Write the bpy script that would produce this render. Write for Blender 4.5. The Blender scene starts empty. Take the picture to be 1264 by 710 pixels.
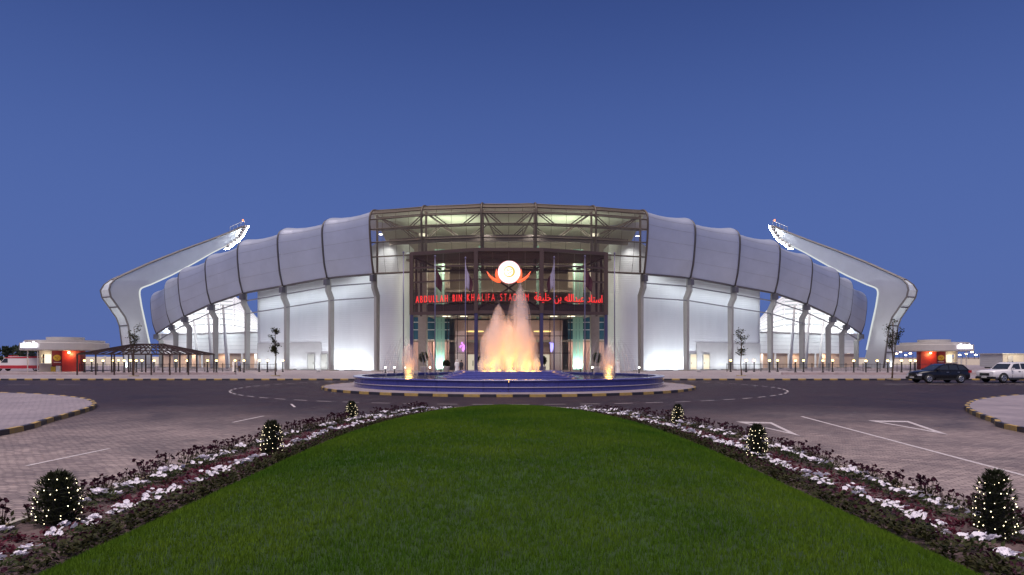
import bpy, bmesh, math, random
import numpy as np
from mathutils import Vector, Matrix
random.seed(7); rng = np.random.default_rng(7)
sc = bpy.context.scene
COL = sc.collection
R = math.radians; PI = math.pi

# ------------------------------------------------------------------ camera, sky, sun, exposure
FOC = 843.0; CX = 628.0; HY = 441.0; EYE = 2.2       # photograph pixels per unit slope, vanishing point, eye height (m)
cam = bpy.data.cameras.new('camera'); cob = bpy.data.objects.new('camera', cam); COL.objects.link(cob); sc.camera = cob
cob.location = (0, 0, EYE); cob.rotation_euler = (PI/2, 0, 0)
cam.lens = 24.0; cam.sensor_width = 36; cam.shift_y = 86/1264; cam.shift_x = 4/1264
cam.clip_start = 0.1; cam.clip_end = 6000
w = bpy.data.worlds.new('World'); sc.world = w; w.use_nodes = True
nt = w.node_tree; bg = nt.nodes['Background']
tc = nt.nodes.new('ShaderNodeTexCoord'); sx = nt.nodes.new('ShaderNodeSeparateXYZ'); rp = nt.nodes.new('ShaderNodeValToRGB')
nt.links.new(tc.outputs['Generated'], sx.inputs[0]); nt.links.new(sx.outputs['Z'], rp.inputs[0]); nt.links.new(rp.outputs[0], bg.inputs[0])
cr = rp.color_ramp; cr.interpolation = 'B_SPLINE'
stops = [(0.0, (.098, .150, .400)), (.06, (.092, .148, .396)), (.16, (.086, .146, .402)), (.30, (.070, .125, .365)), (.46, (.037, .071, .243)), (1.0, (.020, .040, .150))]
while len(cr.elements) < len(stops): cr.elements.new(.5)
for e, (p, c) in zip(cr.elements, stops): e.position = p; e.color = (*c, 1)
bg.inputs[1].default_value = 1.0
sd = bpy.data.lights.new('afterglow_sun', 'SUN'); sun = bpy.data.objects.new('afterglow_sun', sd); COL.objects.link(sun)
sd.energy = 4.6; sd.angle = R(60); sd.color = (1, .86, .80); sun.rotation_euler = (R(24), 0, R(-18)); sun.location = (-20, -40, 60)
sc.view_settings.view_transform = 'Standard'; sc.view_settings.look = 'None'; sc.view_settings.gamma = 1; sc.view_settings.exposure = 0
sc.cycles.use_denoising = True; sc.cycles.transparent_max_bounces = 40; sc.cycles.max_bounces = 8
sc.cycles.sample_clamp_indirect = 4; sc.cycles.caustics_reflective = False; sc.cycles.caustics_refractive = False

def at(px, py, D): return Vector(((px-CX)/FOC*D, D, EYE+(HY-py)/FOC*D))     # a photograph pixel at distance D
def gnd(px, py, z=0):
    d = FOC*(EYE-z)/(py-HY); return Vector(((px-CX)/FOC*d, d, z))

# ------------------------------------------------------------------ materials
MATS = {}
def mat(name, col, rough=.6, metal=0, var=0, vscale=3, bump=0, bscale=40, emit=None, estr=0, stretch=(1, 1, 1), spec=.5, col2=None, trans=0, coat=0):
    if name in MATS: return MATS[name]
    m = bpy.data.materials.new(name); m.use_nodes = True; n = m.node_tree; b = n.nodes['Principled BSDF']
    b.inputs['Base Color'].default_value = (*col, 1); b.inputs['Roughness'].default_value = rough; b.inputs['Metallic'].default_value = metal
    b.inputs['Specular IOR Level'].default_value = spec; b.inputs['Coat Weight'].default_value = coat
    if trans: b.inputs['Transmission Weight'].default_value = trans
    t = n.nodes.new('ShaderNodeTexCoord'); mp = n.nodes.new('ShaderNodeMapping'); mp.inputs['Scale'].default_value = stretch
    n.links.new(t.outputs['Object'], mp.inputs[0])
    if var or col2:
        no = n.nodes.new('ShaderNodeTexNoise'); no.inputs['Scale'].default_value = vscale; no.inputs['Detail'].default_value = 8; no.inputs['Roughness'].default_value = .65
        n.links.new(mp.outputs[0], no.inputs['Vector'])
        r = n.nodes.new('ShaderNodeValToRGB'); r.color_ramp.elements[0].position = .3; r.color_ramp.elements[1].position = .7
        c2 = col2 or tuple(min(1, x*(1+var)) for x in col); c1 = col if col2 else tuple(x*(1-var) for x in col)
        r.color_ramp.elements[0].color = (*c1, 1); r.color_ramp.elements[1].color = (*c2, 1)
        n.links.new(no.outputs[0], r.inputs[0]); n.links.new(r.outputs[0], b.inputs['Base Color'])
    if bump:
        nb = n.nodes.new('ShaderNodeTexNoise'); nb.inputs['Scale'].default_value = bscale; nb.inputs['Detail'].default_value = 5
        n.links.new(mp.outputs[0], nb.inputs['Vector'])
        bp = n.nodes.new('ShaderNodeBump'); bp.inputs['Strength'].default_value = bump; bp.inputs['Distance'].default_value = .03
        n.links.new(nb.outputs[0], bp.inputs['Height']); n.links.new(bp.outputs[0], b.inputs['Normal'])
    if emit: b.inputs['Emission Color'].default_value = (*emit, 1); b.inputs['Emission Strength'].default_value = estr
    MATS[name] = m; return m

def paver(name, c1, c2, mortar, rot, bw=.22, bh=.11, rough=.55, patch=.3):
    m = mat(name, c1, rough, spec=.22); n = m.node_tree; b = n.nodes['Principled BSDF']
    t = n.nodes.new('ShaderNodeTexCoord'); mp = n.nodes.new('ShaderNodeMapping'); mp.inputs['Rotation'].default_value = (0, 0, rot)
    n.links.new(t.outputs['Object'], mp.inputs[0])
    # slight waviness of the laid courses
    dn = n.nodes.new('ShaderNodeTexNoise'); dn.inputs['Scale'].default_value = .9; n.links.new(mp.outputs[0], dn.inputs['Vector'])
    vm = n.nodes.new('ShaderNodeVectorMath'); vm.operation = 'MULTIPLY_ADD'; n.links.new(dn.outputs['Color'], vm.inputs[0]); vm.inputs[1].default_value = (.2, .2, 0); n.links.new(mp.outputs[0], vm.inputs[2])
    br = n.nodes.new('ShaderNodeTexBrick'); n.links.new(vm.outputs[0], br.inputs['Vector'])
    br.inputs['Color1'].default_value = (*c1, 1); br.inputs['Color2'].default_value = (*c2, 1); br.inputs['Mortar'].default_value = (*mortar, 1)
    br.inputs['Scale'].default_value = 1; br.inputs['Brick Width'].default_value = bw; br.inputs['Row Height'].default_value = bh; br.inputs['Mortar Size'].default_value = .012; br.inputs['Mortar Smooth'].default_value = .3
    no = n.nodes.new('ShaderNodeTexNoise'); no.inputs['Scale'].default_value = .35; no.inputs['Detail'].default_value = 12; no.inputs['Distortion'].default_value = .6; no.inputs['Roughness'].default_value = .7
    n.links.new(mp.outputs[0], no.inputs['Vector'])
    rr = n.nodes.new('ShaderNodeMapRange'); rr.inputs[1].default_value = .3; rr.inputs[2].default_value = .7; rr.inputs[3].default_value = 1-patch; rr.inputs[4].default_value = 1+patch*.6
    n.links.new(no.outputs[0], rr.inputs[0])
    mx = n.nodes.new('ShaderNodeMix'); mx.data_type = 'RGBA'; mx.blend_type = 'MULTIPLY'; mx.inputs[0].default_value = 1
    n.links.new(br.outputs['Color'], mx.inputs[6]); n.links.new(rr.outputs[0], mx.inputs[7]); n.links.new(mx.outputs[2], b.inputs['Base Color'])
    bp = n.nodes.new('ShaderNodeBump'); bp.inputs['Strength'].default_value = .8; bp.inputs['Distance'].default_value = .012; bp.invert = True
    n.links.new(br.outputs['Fac'], bp.inputs['Height']); n.links.new(bp.outputs[0], b.inputs['Normal'])
    rg = n.nodes.new('ShaderNodeMapRange'); rg.inputs[3].default_value = rough-.15; rg.inputs[4].default_value = rough+.2; n.links.new(no.outputs[0], rg.inputs[0]); n.links.new(rg.outputs[0], b.inputs['Roughness'])
    return m

def see_through(name, col, alpha, rough=.4, metal=0, tint=(1, 1, 1)):      # perforated mesh or thin glass: part surface, part open
    if name in MATS: return MATS[name]
    m = mat(name, col, rough, metal); n = m.node_tree; b = n.nodes['Principled BSDF']; out = n.nodes['Material Output']
    tr = n.nodes.new('ShaderNodeBsdfTransparent'); tr.inputs[0].default_value = (*tint, 1); mx = n.nodes.new('ShaderNodeMixShader'); mx.inputs[0].default_value = alpha
    n.links.new(tr.outputs[0], mx.inputs[1]); n.links.new(b.outputs[0], mx.inputs[2]); n.links.new(mx.outputs[0], out.inputs[0])
    return m

def glow(name, col, s): return mat(name, (.02, .02, .02), .5, emit=col, estr=s)

# ------------------------------------------------------------------ mesh builder
OFF = {}
class MB:
    def __init__(s): s.v = []; s.f = []
    def add(s, vs, fs):
        k = len(s.v); s.v += [tuple(x) for x in vs]; s.f += [tuple(i+k for i in f) for f in fs]; return s
    def box(s, c, d, rz=0):
        a, b, e = d[0]/2, d[1]/2, d[2]/2; cs, sn = math.cos(rz), math.sin(rz); vs = []
        for z in (-e, e):
            for x, y in ((-a, -b), (a, -b), (a, b), (-a, b)): vs.append((c[0]+x*cs-y*sn, c[1]+x*sn+y*cs, c[2]+z))
        return s.add(vs, [(3, 2, 1, 0), (4, 5, 6, 7), (0, 1, 5, 4), (1, 2, 6, 5), (2, 3, 7, 6), (3, 0, 4, 7)])
    def bar(s, p, q, wd, hd=None, up=(0, 0, 1)):
        p = Vector(p); q = Vector(q); hd = hd or wd; d = (q-p).normalized(); u = Vector(up)
        if abs(d.dot(u)) > .98: u = Vector((0, 1, 0))
        a = d.cross(u).normalized()*wd/2; b = a.cross(d).normalized()*hd/2
        vs = [p-a-b, p+a-b, p+a+b, p-a+b, q-a-b, q+a-b, q+a+b, q-a+b]
        return s.add(vs, [(0, 1, 2, 3), (7, 6, 5, 4), (4, 5, 1, 0), (5, 6, 2, 1), (6, 7, 3, 2), (7, 4, 0, 3)])
    def tube(s, pts, r, n=8, cap=True):
        pts = [Vector(p) for p in pts]; rs = r if isinstance(r, (list, tuple)) else [r]*len(pts); vs = []; fs = []; ref = None
        for i, p in enumerate(pts):
            d = (pts[min(i+1, len(pts)-1)]-pts[max(i-1, 0)]).normalized()
            if ref is None: ref = Vector((0, 0, 1)) if abs(d.z) < .9 else Vector((1, 0, 0))
            a = d.cross(ref).normalized(); b = d.cross(a).normalized(); ref = -a.cross(d).normalized() if False else ref
            for k in range(n):
                t = 2*PI*k/n; vs.append(p+(a*math.cos(t)+b*math.sin(t))*rs[i])
        for i in range(len(pts)-1):
            for k in range(n): fs.append((i*n+k, i*n+(k+1) % n, (i+1)*n+(k+1) % n, (i+1)*n+k))
        if cap: fs.append(tuple(range(n-1, -1, -1))); fs.append(tuple((len(pts)-1)*n+k for k in range(n)))
        return s.add(vs, fs)
    def lathe(s, prof, c=(0, 0, 0), n=24, a0=0, a1=2*PI):
        full = abs(a1-a0-2*PI) < 1e-6; m = n if full else n+1; vs = []; fs = []
        for r, z in prof:
            for k in range(m):
                t = a0+(a1-a0)*k/n; vs.append((c[0]+r*math.cos(t), c[1]+r*math.sin(t), c[2]+z))
        for i in range(len(prof)-1):
            for k in range(n):
                k2 = (k+1) % m; fs.append((i*m+k, i*m+k2, (i+1)*m+k2, (i+1)*m+k))
        return s.add(vs, fs)
    def prism(s, poly, fn0, fn1):        # polygon (a,b) extruded between two placements
        n = len(poly); vs = [fn0(*p) for p in poly]+[fn1(*p) for p in poly]
        fs = [tuple(range(n)), tuple(range(2*n-1, n-1, -1))]+[(i, n+i, n+(i+1) % n, (i+1) % n) for i in range(n)]
        return s.add(vs, fs)
    def grid(s, fn, nu, nv):
        vs = [fn(i/nu, j/nv) for j in range(nv+1) for i in range(nu+1)]
        fs = [(j*(nu+1)+i, j*(nu+1)+i+1, (j+1)*(nu+1)+i+1, (j+1)*(nu+1)+i) for j in range(nv) for i in range(nu)]
        return s.add(vs, fs)
    def mesh(s, name, off=(0, 0, 0), smooth=False):
        me = bpy.data.meshes.new(name); me.from_pydata([(x-off[0], y-off[1], z-off[2]) for x, y, z in s.v], [], s.f); me.update()
        if smooth: me.polygons.foreach_set('use_smooth', [True]*len(me.polygons))
        return me
    def build(s, name, m, parent=None, smooth=False, normals=False):
        off = OFF.get(parent.name, (0, 0, 0)) if parent else (0, 0, 0)
        me = s.mesh(name, off, smooth)
        if normals:
            bm = bmesh.new(); bm.from_mesh(me); bmesh.ops.recalc_face_normals(bm, faces=bm.faces); bm.to_mesh(me); bm.free()
        if m: me.materials.append(m)
        o = bpy.data.objects.new(name, me); COL.objects.link(o)
        if parent: o.parent = parent; OFF[o.name] = off
        else: OFF[o.name] = (0, 0, 0)
        return o
def tag(o, label=None, cat=None, group=None, kind=None):
    if label: o['label'] = label
    if cat: o['category'] = cat
    if group: o['group'] = group
    if kind: o['kind'] = kind
    return o
def thing(name, label, cat, loc=(0, 0, 0), group=None, rz=0):
    o = bpy.data.objects.new(name, None); COL.objects.link(o); o.location = loc; o.rotation_euler = (0, 0, rz); o.empty_display_size = .3
    OFF[o.name] = tuple(loc) if rz == 0 else (0, 0, 0)
    return tag(o, label, cat, group)
def copy_tree(o, parent=None):
    c = o.copy(); COL.objects.link(c); c.parent = parent
    for ch in list(KIDS[o.name]) if o.name in KIDS else list(o.children): copy_tree(ch, c)
    return c
KIDS = {}
def ordn(i): return ['first', 'second', 'third', 'fourth', 'fifth', 'sixth', 'seventh', 'eighth', 'ninth', 'tenth', 'eleventh', 'twelfth', 'thirteenth', 'fourteenth', 'fifteenth', 'sixteenth', 'seventeenth', 'eighteenth', 'nineteenth', 'twentieth'][i]
def lamp(name, kind, loc, energy, col=(1, 1, 1), size=.1, aim=None, cone=60, blend=.6, sy=None, parent=None, spread=None):
    d = bpy.data.lights.new(name, kind); o = bpy.data.objects.new(name, d); COL.objects.link(o); d.energy = energy; d.color = col
    if kind == 'AREA':
        d.shape = 'RECTANGLE'; d.size = size; d.size_y = sy or size
        if spread: d.spread = R(spread)
    else: d.shadow_soft_size = size
    if kind == 'SPOT': d.spot_size = R(cone); d.spot_blend = blend
    o.location = loc
    if aim is not None: o.rotation_euler = (Vector(aim)-Vector(loc)).to_track_quat('-Z', 'Y').to_euler()
    return o

# ------------------------------------------------------------------ ground, road, pavements
M_sand = mat('sand', (.20, .16, .13), .9, var=.25, vscale=.05, bump=.4, bscale=3)
M_road = paver('road_pavers', (.40, .325, .30), (.235, .185, .18), (.14, .11, .105), .12, patch=.5)
M_ring = paver('ring_pavers', (.115, .082, .095), (.085, .062, .075), (.05, .04, .045), .0, patch=.35, rough=.5)
M_plaza = paver('plaza_pavers', (.30, .255, .27), (.25, .215, .23), (.16, .14, .15), 0, .6, .3)
M_isl = paver('island_pavers', (.30, .255, .275), (.26, .22, .24), (.17, .145, .16), .2, .3, .15)
M_line = mat('road_paint', (.58, .54, .54), .6, col2=(.32, .27, .275), vscale=14)
M_ky = mat('kerb_yellow', (.46, .29, .05), .6, col2=(.25, .19, .10), vscale=7, bump=.3)
M_kb = mat('kerb_black', (.022, .020, .028), .5, var=.4, vscale=6, bump=.2)
M_conc = mat('concrete', (.34, .31, .28), .8, var=.18, vscale=4, bump=.3)

def sheet(name, poly, z, m, kind='structure', parent=None):
    b = MB(); b.add([(x, y, z) for x, y in poly], [tuple(range(len(poly)))]); o = b.build(name, m, parent)
    if kind: tag(o, kind=kind)
    return o
sheet('ground', [(-3000, -200), (3000, -200), (3000, 4500), (-3000, 4500)], -.01, M_sand)
def paint_road_falloff(m):          # paints the light falloff into the road colour, darkest round fountain and cross street
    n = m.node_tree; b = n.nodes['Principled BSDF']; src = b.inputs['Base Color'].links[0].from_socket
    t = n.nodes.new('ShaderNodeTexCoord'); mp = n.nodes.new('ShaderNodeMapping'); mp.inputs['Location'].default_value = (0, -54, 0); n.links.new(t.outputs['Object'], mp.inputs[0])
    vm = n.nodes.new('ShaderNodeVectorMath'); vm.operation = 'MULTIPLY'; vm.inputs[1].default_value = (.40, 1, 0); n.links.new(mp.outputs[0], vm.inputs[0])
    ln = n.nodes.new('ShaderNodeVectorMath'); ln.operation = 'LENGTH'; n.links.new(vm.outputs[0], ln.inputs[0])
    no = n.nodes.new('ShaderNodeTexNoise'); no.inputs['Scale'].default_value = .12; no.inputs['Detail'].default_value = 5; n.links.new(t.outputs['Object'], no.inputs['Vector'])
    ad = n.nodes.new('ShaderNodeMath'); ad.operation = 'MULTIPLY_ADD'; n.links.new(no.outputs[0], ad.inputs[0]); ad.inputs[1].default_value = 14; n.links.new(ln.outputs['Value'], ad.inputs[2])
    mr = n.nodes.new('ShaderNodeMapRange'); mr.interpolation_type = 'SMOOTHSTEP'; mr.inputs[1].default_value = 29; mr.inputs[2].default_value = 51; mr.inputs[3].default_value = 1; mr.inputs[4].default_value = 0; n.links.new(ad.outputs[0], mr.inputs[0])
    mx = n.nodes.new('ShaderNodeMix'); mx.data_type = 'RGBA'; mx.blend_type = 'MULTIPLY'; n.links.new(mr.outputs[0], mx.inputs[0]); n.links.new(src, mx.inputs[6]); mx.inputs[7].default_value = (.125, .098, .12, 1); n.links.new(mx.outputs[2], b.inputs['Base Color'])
paint_road_falloff(M_road)
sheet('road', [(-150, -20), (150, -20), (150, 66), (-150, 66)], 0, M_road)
FC = Vector((0, 51, 0))                              # fountain centre
# plaza in front of the stadium
b = MB(); b.add([(-150, 65.3, .15), (150, 65.3, .15), (150, 230, .15), (-150, 230, .15)], [(0, 1, 2, 3)]); plaza = tag(b.build('plaza_pavement', M_plaza), kind='structure')

def kerb_mesh(L, wd, h):
    b = MB(); a = L/2-.006; ch = .03
    b.prism([(0, 0), (wd, 0), (wd, h), (ch, h), (0, h-ch)], lambda p, q: (-a, p, q), lambda p, q: (a, p, q)); return b
def kerb_run(path, owner, L=.75, wd=.16, h=.155, closed=False, mats=None, keep=None):     # path points, kerb face on the right-hand side of travel
    mats = mats or (M_kb, M_ky); me = []
    for m in mats:
        x = kerb_mesh(L, wd, h).mesh('kerb_stone'); x.materials.append(m); me.append(x)
    pts = [Vector((p[0], p[1], 0)) for p in path]
    if closed: pts.append(pts[0])
    seg = [(pts[i+1]-pts[i]).length for i in range(len(pts)-1)]; tot = sum(seg); n = int(tot/L); k = 0
    for j in range(n):
        s = (j+.5)*tot/n; acc = 0
        for i, l in enumerate(seg):
            if acc+l >= s: break
            acc += l
        p = pts[i].lerp(pts[i+1], (s-acc)/seg[i]); d = (pts[i+1]-pts[i]).normalized()
        if keep and not keep(p): continue
        o = bpy.data.objects.new('kerb_stone', me[j % 2]); COL.objects.link(o); o.parent = owner
        off = OFF[owner.name]; o.location = (p.x-off[0], p.y-off[1], random.uniform(-.004, .004)-off[2]); o.rotation_euler = (0, 0, math.atan2(d.y, d.x)+random.uniform(-.004, .004)); o.scale = (tot/n/L, 1, 1)
kerb_run([(-62, 65.1), (66, 65.1)], plaza, keep=lambda p: abs(p.x) > 12)

def smooth_path(pts, n=6):
    out = []; P = [Vector((p[0], p[1], 0)) for p in pts]
    for i in range(len(P)-1):
        p0 = P[max(i-1, 0)]; p1 = P[i]; p2 = P[i+1]; p3 = P[min(i+2, len(P)-1)]
        for k in range(n):
            t = k/n; out.append(.5*((2*p1)+(p2-p0)*t+(2*p0-5*p1+4*p2-p3)*t*t+(3*p1-p0-3*p2+p3)*t**3))
    out.append(P[-1]); return [(v.x, v.y) for v in out]
LI = smooth_path([(-13.2, 5), (-13.9, 12), (-14.4, 19.3), (-15.6, 23), (-17.4, 28.1), (-19.2, 31.4), (-22.2, 35), (-27, 38.6), (-34, 41), (-45, 41.5)])
RI = smooth_path([(45, 40.5), (34, 39.6), (28.5, 37.6), (23.6, 33.9), (20.2, 29.9), (18.1, 26.5), (16.4, 22.9), (15.2, 20.2), (14.2, 12), (13.8, 5)])
isl = MB(); isl.add([(x, y, .14) for x, y in LI]+[(-60, 41.5, .14), (-60, 5, .14)], [tuple(range(len(LI)+2))])
il = tag(isl.build('traffic_island', M_isl), kind='structure'); kerb_run(LI[::-1], il, L=.8)
isl = MB(); isl.add([(x, y, .14) for x, y in RI]+[(60, 5, .14), (60, 40.5, .14)], [tuple(range(len(RI)+2))])
ir = tag(isl.build('traffic_island', M_isl), kind='structure'); kerb_run(RI[::-1], ir, L=.8)

# painted road markings, 4 mm above whatever lies below
def mark(name, quads, z=.006):
    b = MB()
    for q in quads: b.add([(x, y, z) for x, y in q], [tuple(range(len(q)))])
    return tag(b.build(name, M_line), kind='structure')
def stroke(p, q, wd):
    p = Vector(p); q = Vector(q); n = (q-p).normalized(); n = Vector((-n.y, n.x))*wd/2
    return [tuple(p-n), tuple(q-n), tuple(q+n), tuple(p+n)]
mark('lane_line', [stroke((10.85, 25.3), (9.55, 12.5), .11), stroke((9.55, 12.5), (9.3, 4), .11)])
for (a, bb, c) in (((7.75, 23.3), (8.85, 23.0), (8.12, 19.0)), ((12.45, 23.7), (13.75, 23.5), (12.45, 19.3))):
    A, B_, C_ = Vector(a), Vector(bb), Vector(c); G = (A+B_+C_)/3; q = []
    inn = [G+(P-G)*.66 for P in (A, B_, C_)]
    o = (A, B_, C_)
    for i in range(3): q.append([tuple(o[i]), tuple(o[(i+1) % 3]), tuple(inn[(i+1) % 3]), tuple(inn[i])])
    mark('yield_triangle', q)
for (p, q) in (((-9.3, 23.0), (-9.15, 25.5)), ((-9.75, 13.8), (-9.6, 16.4)), ((-10, 6.5), (-9.9, 9)), ((-9.4, 30), (-10.2, 32))): mark('lane_dash', [stroke(p, q, .1)])
for k in range(72):
    t = 2*PI*k/72; t2 = t+.05; r = 19.3
    if math.sin(t) > .6: continue
    mark('lane_dash', [[(r2*math.cos(u), 51+r2*math.sin(u)) for r2, u in ((r-.06, t), (r+.06, t), (r+.06, t2), (r-.06, t2))]], .006)
for x in (-44, -40, -36, 30, 33.5, 37, 40.5, 44): mark('lane_dash', [stroke((x, 54.5), (x+1.9, 54.3), .12)], .006)
mark('parking_line', [stroke((31, 56.2), (60, 56.2), .1)], .006)

# ------------------------------------------------------------------ lawn with flower beds
def lawn_w(y): return 4.6 if y < 14 else 4.6*math.sqrt(max(0, 1-((y-14)/14)**2))
def lawn_t2(x, y): return (x/4.6)**2+(((y-14)/14)**2 if y > 14 else 0)
def lawn_h(x, y):
    t = math.sqrt(min(1, lawn_t2(x, y))); return .03+.56*(1-t**4.6)
inner = [(-4.6, y) for y in np.linspace(-4, 14, 34)]+[(-4.6*math.cos(a), 14+14*math.sin(a)) for a in np.linspace(0, PI/2, 40)[1:]]
outer = [(-6.4, y) for y in np.linspace(-4, 14, 34)]+[(-6.4*math.cos(a), 14+15.6*math.sin(a)) for a in np.linspace(0, PI/2, 40)[1:]]
NP = len(inner)
def full(c): return c+[(-x, y) for x, y in c[::-1][1:]]
# lawn surface
b = MB(); ys = list(np.linspace(-4, 14, 37))+[14+14*math.sin(a) for a in np.linspace(0, PI/2, 56)[1:]]; nx = 56
for y in ys:
    wd = max(lawn_w(y), .02)
    for i in range(nx+1):
        x = wd*math.sin(PI*(i/nx-.5)); b.v.append((x, y, lawn_h(x, y)))
for j in range(len(ys)-1):
    for i in range(nx): k = j*(nx+1)+i; b.f.append((k, k+1, k+nx+2, k+nx+1))
M_lawn = mat('lawn_soil', (.014, .040, .004), .9, var=.3, vscale=1.3, bump=.8, bscale=60)
lawn = tag(b.build('lawn', M_lawn, smooth=True), kind='structure')
# blades of grass, one uncountable mass
N = 88000
u = rng.random(N); y0, y1, pw = 4.2, 28.2, -1.1
yy = (y0**(pw+1)+u*(y1**(pw+1)-y0**(pw+1)))**(1/(pw+1)); xx = (rng.random(N)*2-1)*4.65
keep = np.array([lawn_t2(x, y) < 1.0 for x, y in zip(xx, yy)]); xx = xx[keep]; yy = yy[keep]; N = len(xx)
zz = np.array([lawn_h(x, y) for x, y in zip(xx, yy)])
K = 4; V = np.zeros((N, K, 3, 3), np.float32)
far = np.clip(yy/8, 1, 3.2)
for k in range(K):
    ang = rng.random(N)*2*PI; ox = rng.normal(0, .02, N)*far; oy = rng.normal(0, .02, N)*far; h = rng.uniform(.03, .06, N)*(.8+.2*far); wd = rng.uniform(.003, .0055, N)*far; lean = rng.uniform(0, .03, N); la = rng.random(N)*2*PI
    bx = xx+ox; by = yy+oy
    V[:, k, 0] = np.stack([bx-wd*np.cos(ang), by-wd*np.sin(ang), zz-.01], -1); V[:, k, 1] = np.stack([bx+wd*np.cos(ang), by+wd*np.sin(ang), zz-.01], -1)
    V[:, k, 2] = np.stack([bx+lean*np.cos(la), by+lean*np.sin(la), zz+h], -1)
def tri_mesh(name, V, m):
    n = V.reshape(-1, 3).shape[0]; me = bpy.data.meshes.new(name); me.vertices.add(n); me.vertices.foreach_set('co', V.reshape(-1).astype(np.float32))
    me.loops.add(n); me.loops.foreach_set('vertex_index', np.arange(n, dtype=np.int32)); me.polygons.add(n//3); me.polygons.foreach_set('loop_start', np.arange(0, n, 3, dtype=np.int32)); me.update(calc_edges=True); me.validate()
    me.materials.append(m); o = bpy.data.objects.new(name, me); COL.objects.link(o); return o
def leaf_mat(name, c1, c2, rough=.6, vs=2.5):
    m = mat(name, c1, rough, col2=c2, vscale=vs, spec=.2); n = m.node_tree; b = n.nodes['Principled BSDF']; out = n.nodes['Material Output']
    tr = n.nodes.new('ShaderNodeBsdfTranslucent'); mx = n.nodes.new('ShaderNodeMixShader'); mx.inputs[0].default_value = .25
    src = b.inputs['Base Color'].links[0].from_socket; n.links.new(src, tr.inputs[0]); n.links.new(b.outputs[0], mx.inputs[1]); n.links.new(tr.outputs[0], mx.inputs[2]); n.links.new(mx.outputs[0], out.inputs[0])
    return m
M_grass = leaf_mat('grass', (.032, .100, .004), (.105, .178, .010), vs=.42, rough=.85)
tag(tri_mesh('grass', V, M_grass), 'short mown green grass covering the domed lawn', 'grass', kind='stuff')
# beds
M_mulch = mat('mulch', (.10, .068, .07), .95, var=.45, vscale=9, bump=1, bscale=25)
def bed_pt(s, t):          # s along 0..1 (left arm), t 0 lawn side .. 1 outer side
    x = s*(NP-1); i = min(int(x), NP-2); f = x-i
    a = Vector(inner[i]).lerp(Vector(inner[i+1]), f); c = Vector(outer[i]).lerp(Vector(outer[i+1]), f); return a.lerp(c, t)
ARC = [0]
for k in range(400): ARC.append(ARC[-1]+(bed_pt((k+1)/400, .5)-bed_pt(k/400, .5)).length)
def s_at(d): return float(np.interp(d, ARC, np.linspace(0, 1, 401)))
for sgn, nm in ((-1, 'left'), (1, 'right')):
    b = MB(); 
    for i in range(201):
        for j in range(9):
            p = bed_pt(i/200, j/8); b.v.append((-sgn*p.x if sgn > 0 else p.x, p.y, .055+.03*math.sin(PI*j/8)))
    for i in range(200):
        for j in range(8): k = i*9+j; b.f.append((k, k+1, k+10, k+9))
    tag(b.build('flower_bed', M_mulch, smooth=True), kind='structure')
# pale edging kerb round the median
edge = MB(); edge.add([], []); eg = tag(bpy.data.objects.new('median_edge', None), kind='structure'); COL.objects.link(eg); OFF[eg.name] = (0, 0, 0)
M_edge = mat('edging_stone', (.40, .33, .22), .8, var=.2, vscale=5, bump=.2)
kerb_run(full([(x*1.0, y) for x, y in outer])[::-1], eg, L=.9, wd=.12, h=.11, mats=(M_edge, M_conc), keep=lambda p: p.y > 5)

def leafy(nl, size, spread, h, bias=.5, up=.4):          # cheap mass of leaf-shaped triangles/quads
    b = MB()
    for _ in range(nl):
        a = random.uniform(0, 2*PI); r = spread*math.sqrt(random.random()); z = h*random.random()**bias*(1-.4*(r/spread)**2)
        c = Vector((r*math.cos(a), r*math.sin(a), z)); d = Vector((math.cos(a)+random.uniform(-.8, .8), math.sin(a)+random.uniform(-.8, .8), up+random.uniform(-.5, .6))).normalized()
        sd_ = d.cross(Vector((random.uniform(-.4, .4), random.uniform(-.4, .4), 1))).normalized()*size*.32; L = size*random.uniform(.7, 1.3)
        b.add([c, c+d*L*.5+sd_, c+d*L, c+d*L*.5-sd_], [(0, 1, 2, 3)])
    return b
def bloom(b, c, n, r):       # one five-petalled open flower
    n = Vector(n).normalized(); a = n.cross(Vector((.3, .2, 1))).normalized(); e = n.cross(a); c = Vector(c); k0 = random.uniform(0, 6)
    vs = [c-n*r*.35]
    for k in range(10):
        t = k0+2*PI*k/10; rr = r*(1 if k % 2 == 0 else .8); vs.append(c+(a*math.cos(t)+e*math.sin(t))*rr+n*r*.1*(1 if k % 2 else -1))
    b.add(vs, [(0, 1+k, 1+(k+1) % 10) for k in range(10)])
M_pf = leaf_mat('petunia_leaf', (.025, .045, .012), (.07, .075, .03)); M_wh = leaf_mat('white_petal', (.72, .68, .78), (.82, .80, .86))
M_mf = leaf_mat('maroon_leaf', (.022, .035, .012), (.075, .055, .025)); M_mp = leaf_mat('maroon_petal', (.022, .005, .012), (.05, .010, .026)); M_rf = leaf_mat('red_leaf', (.050, .008, .018), (.115, .018, .036)); M_hf = leaf_mat('hedge_leaf', (.016, .026, .008), (.060, .052, .018))
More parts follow.
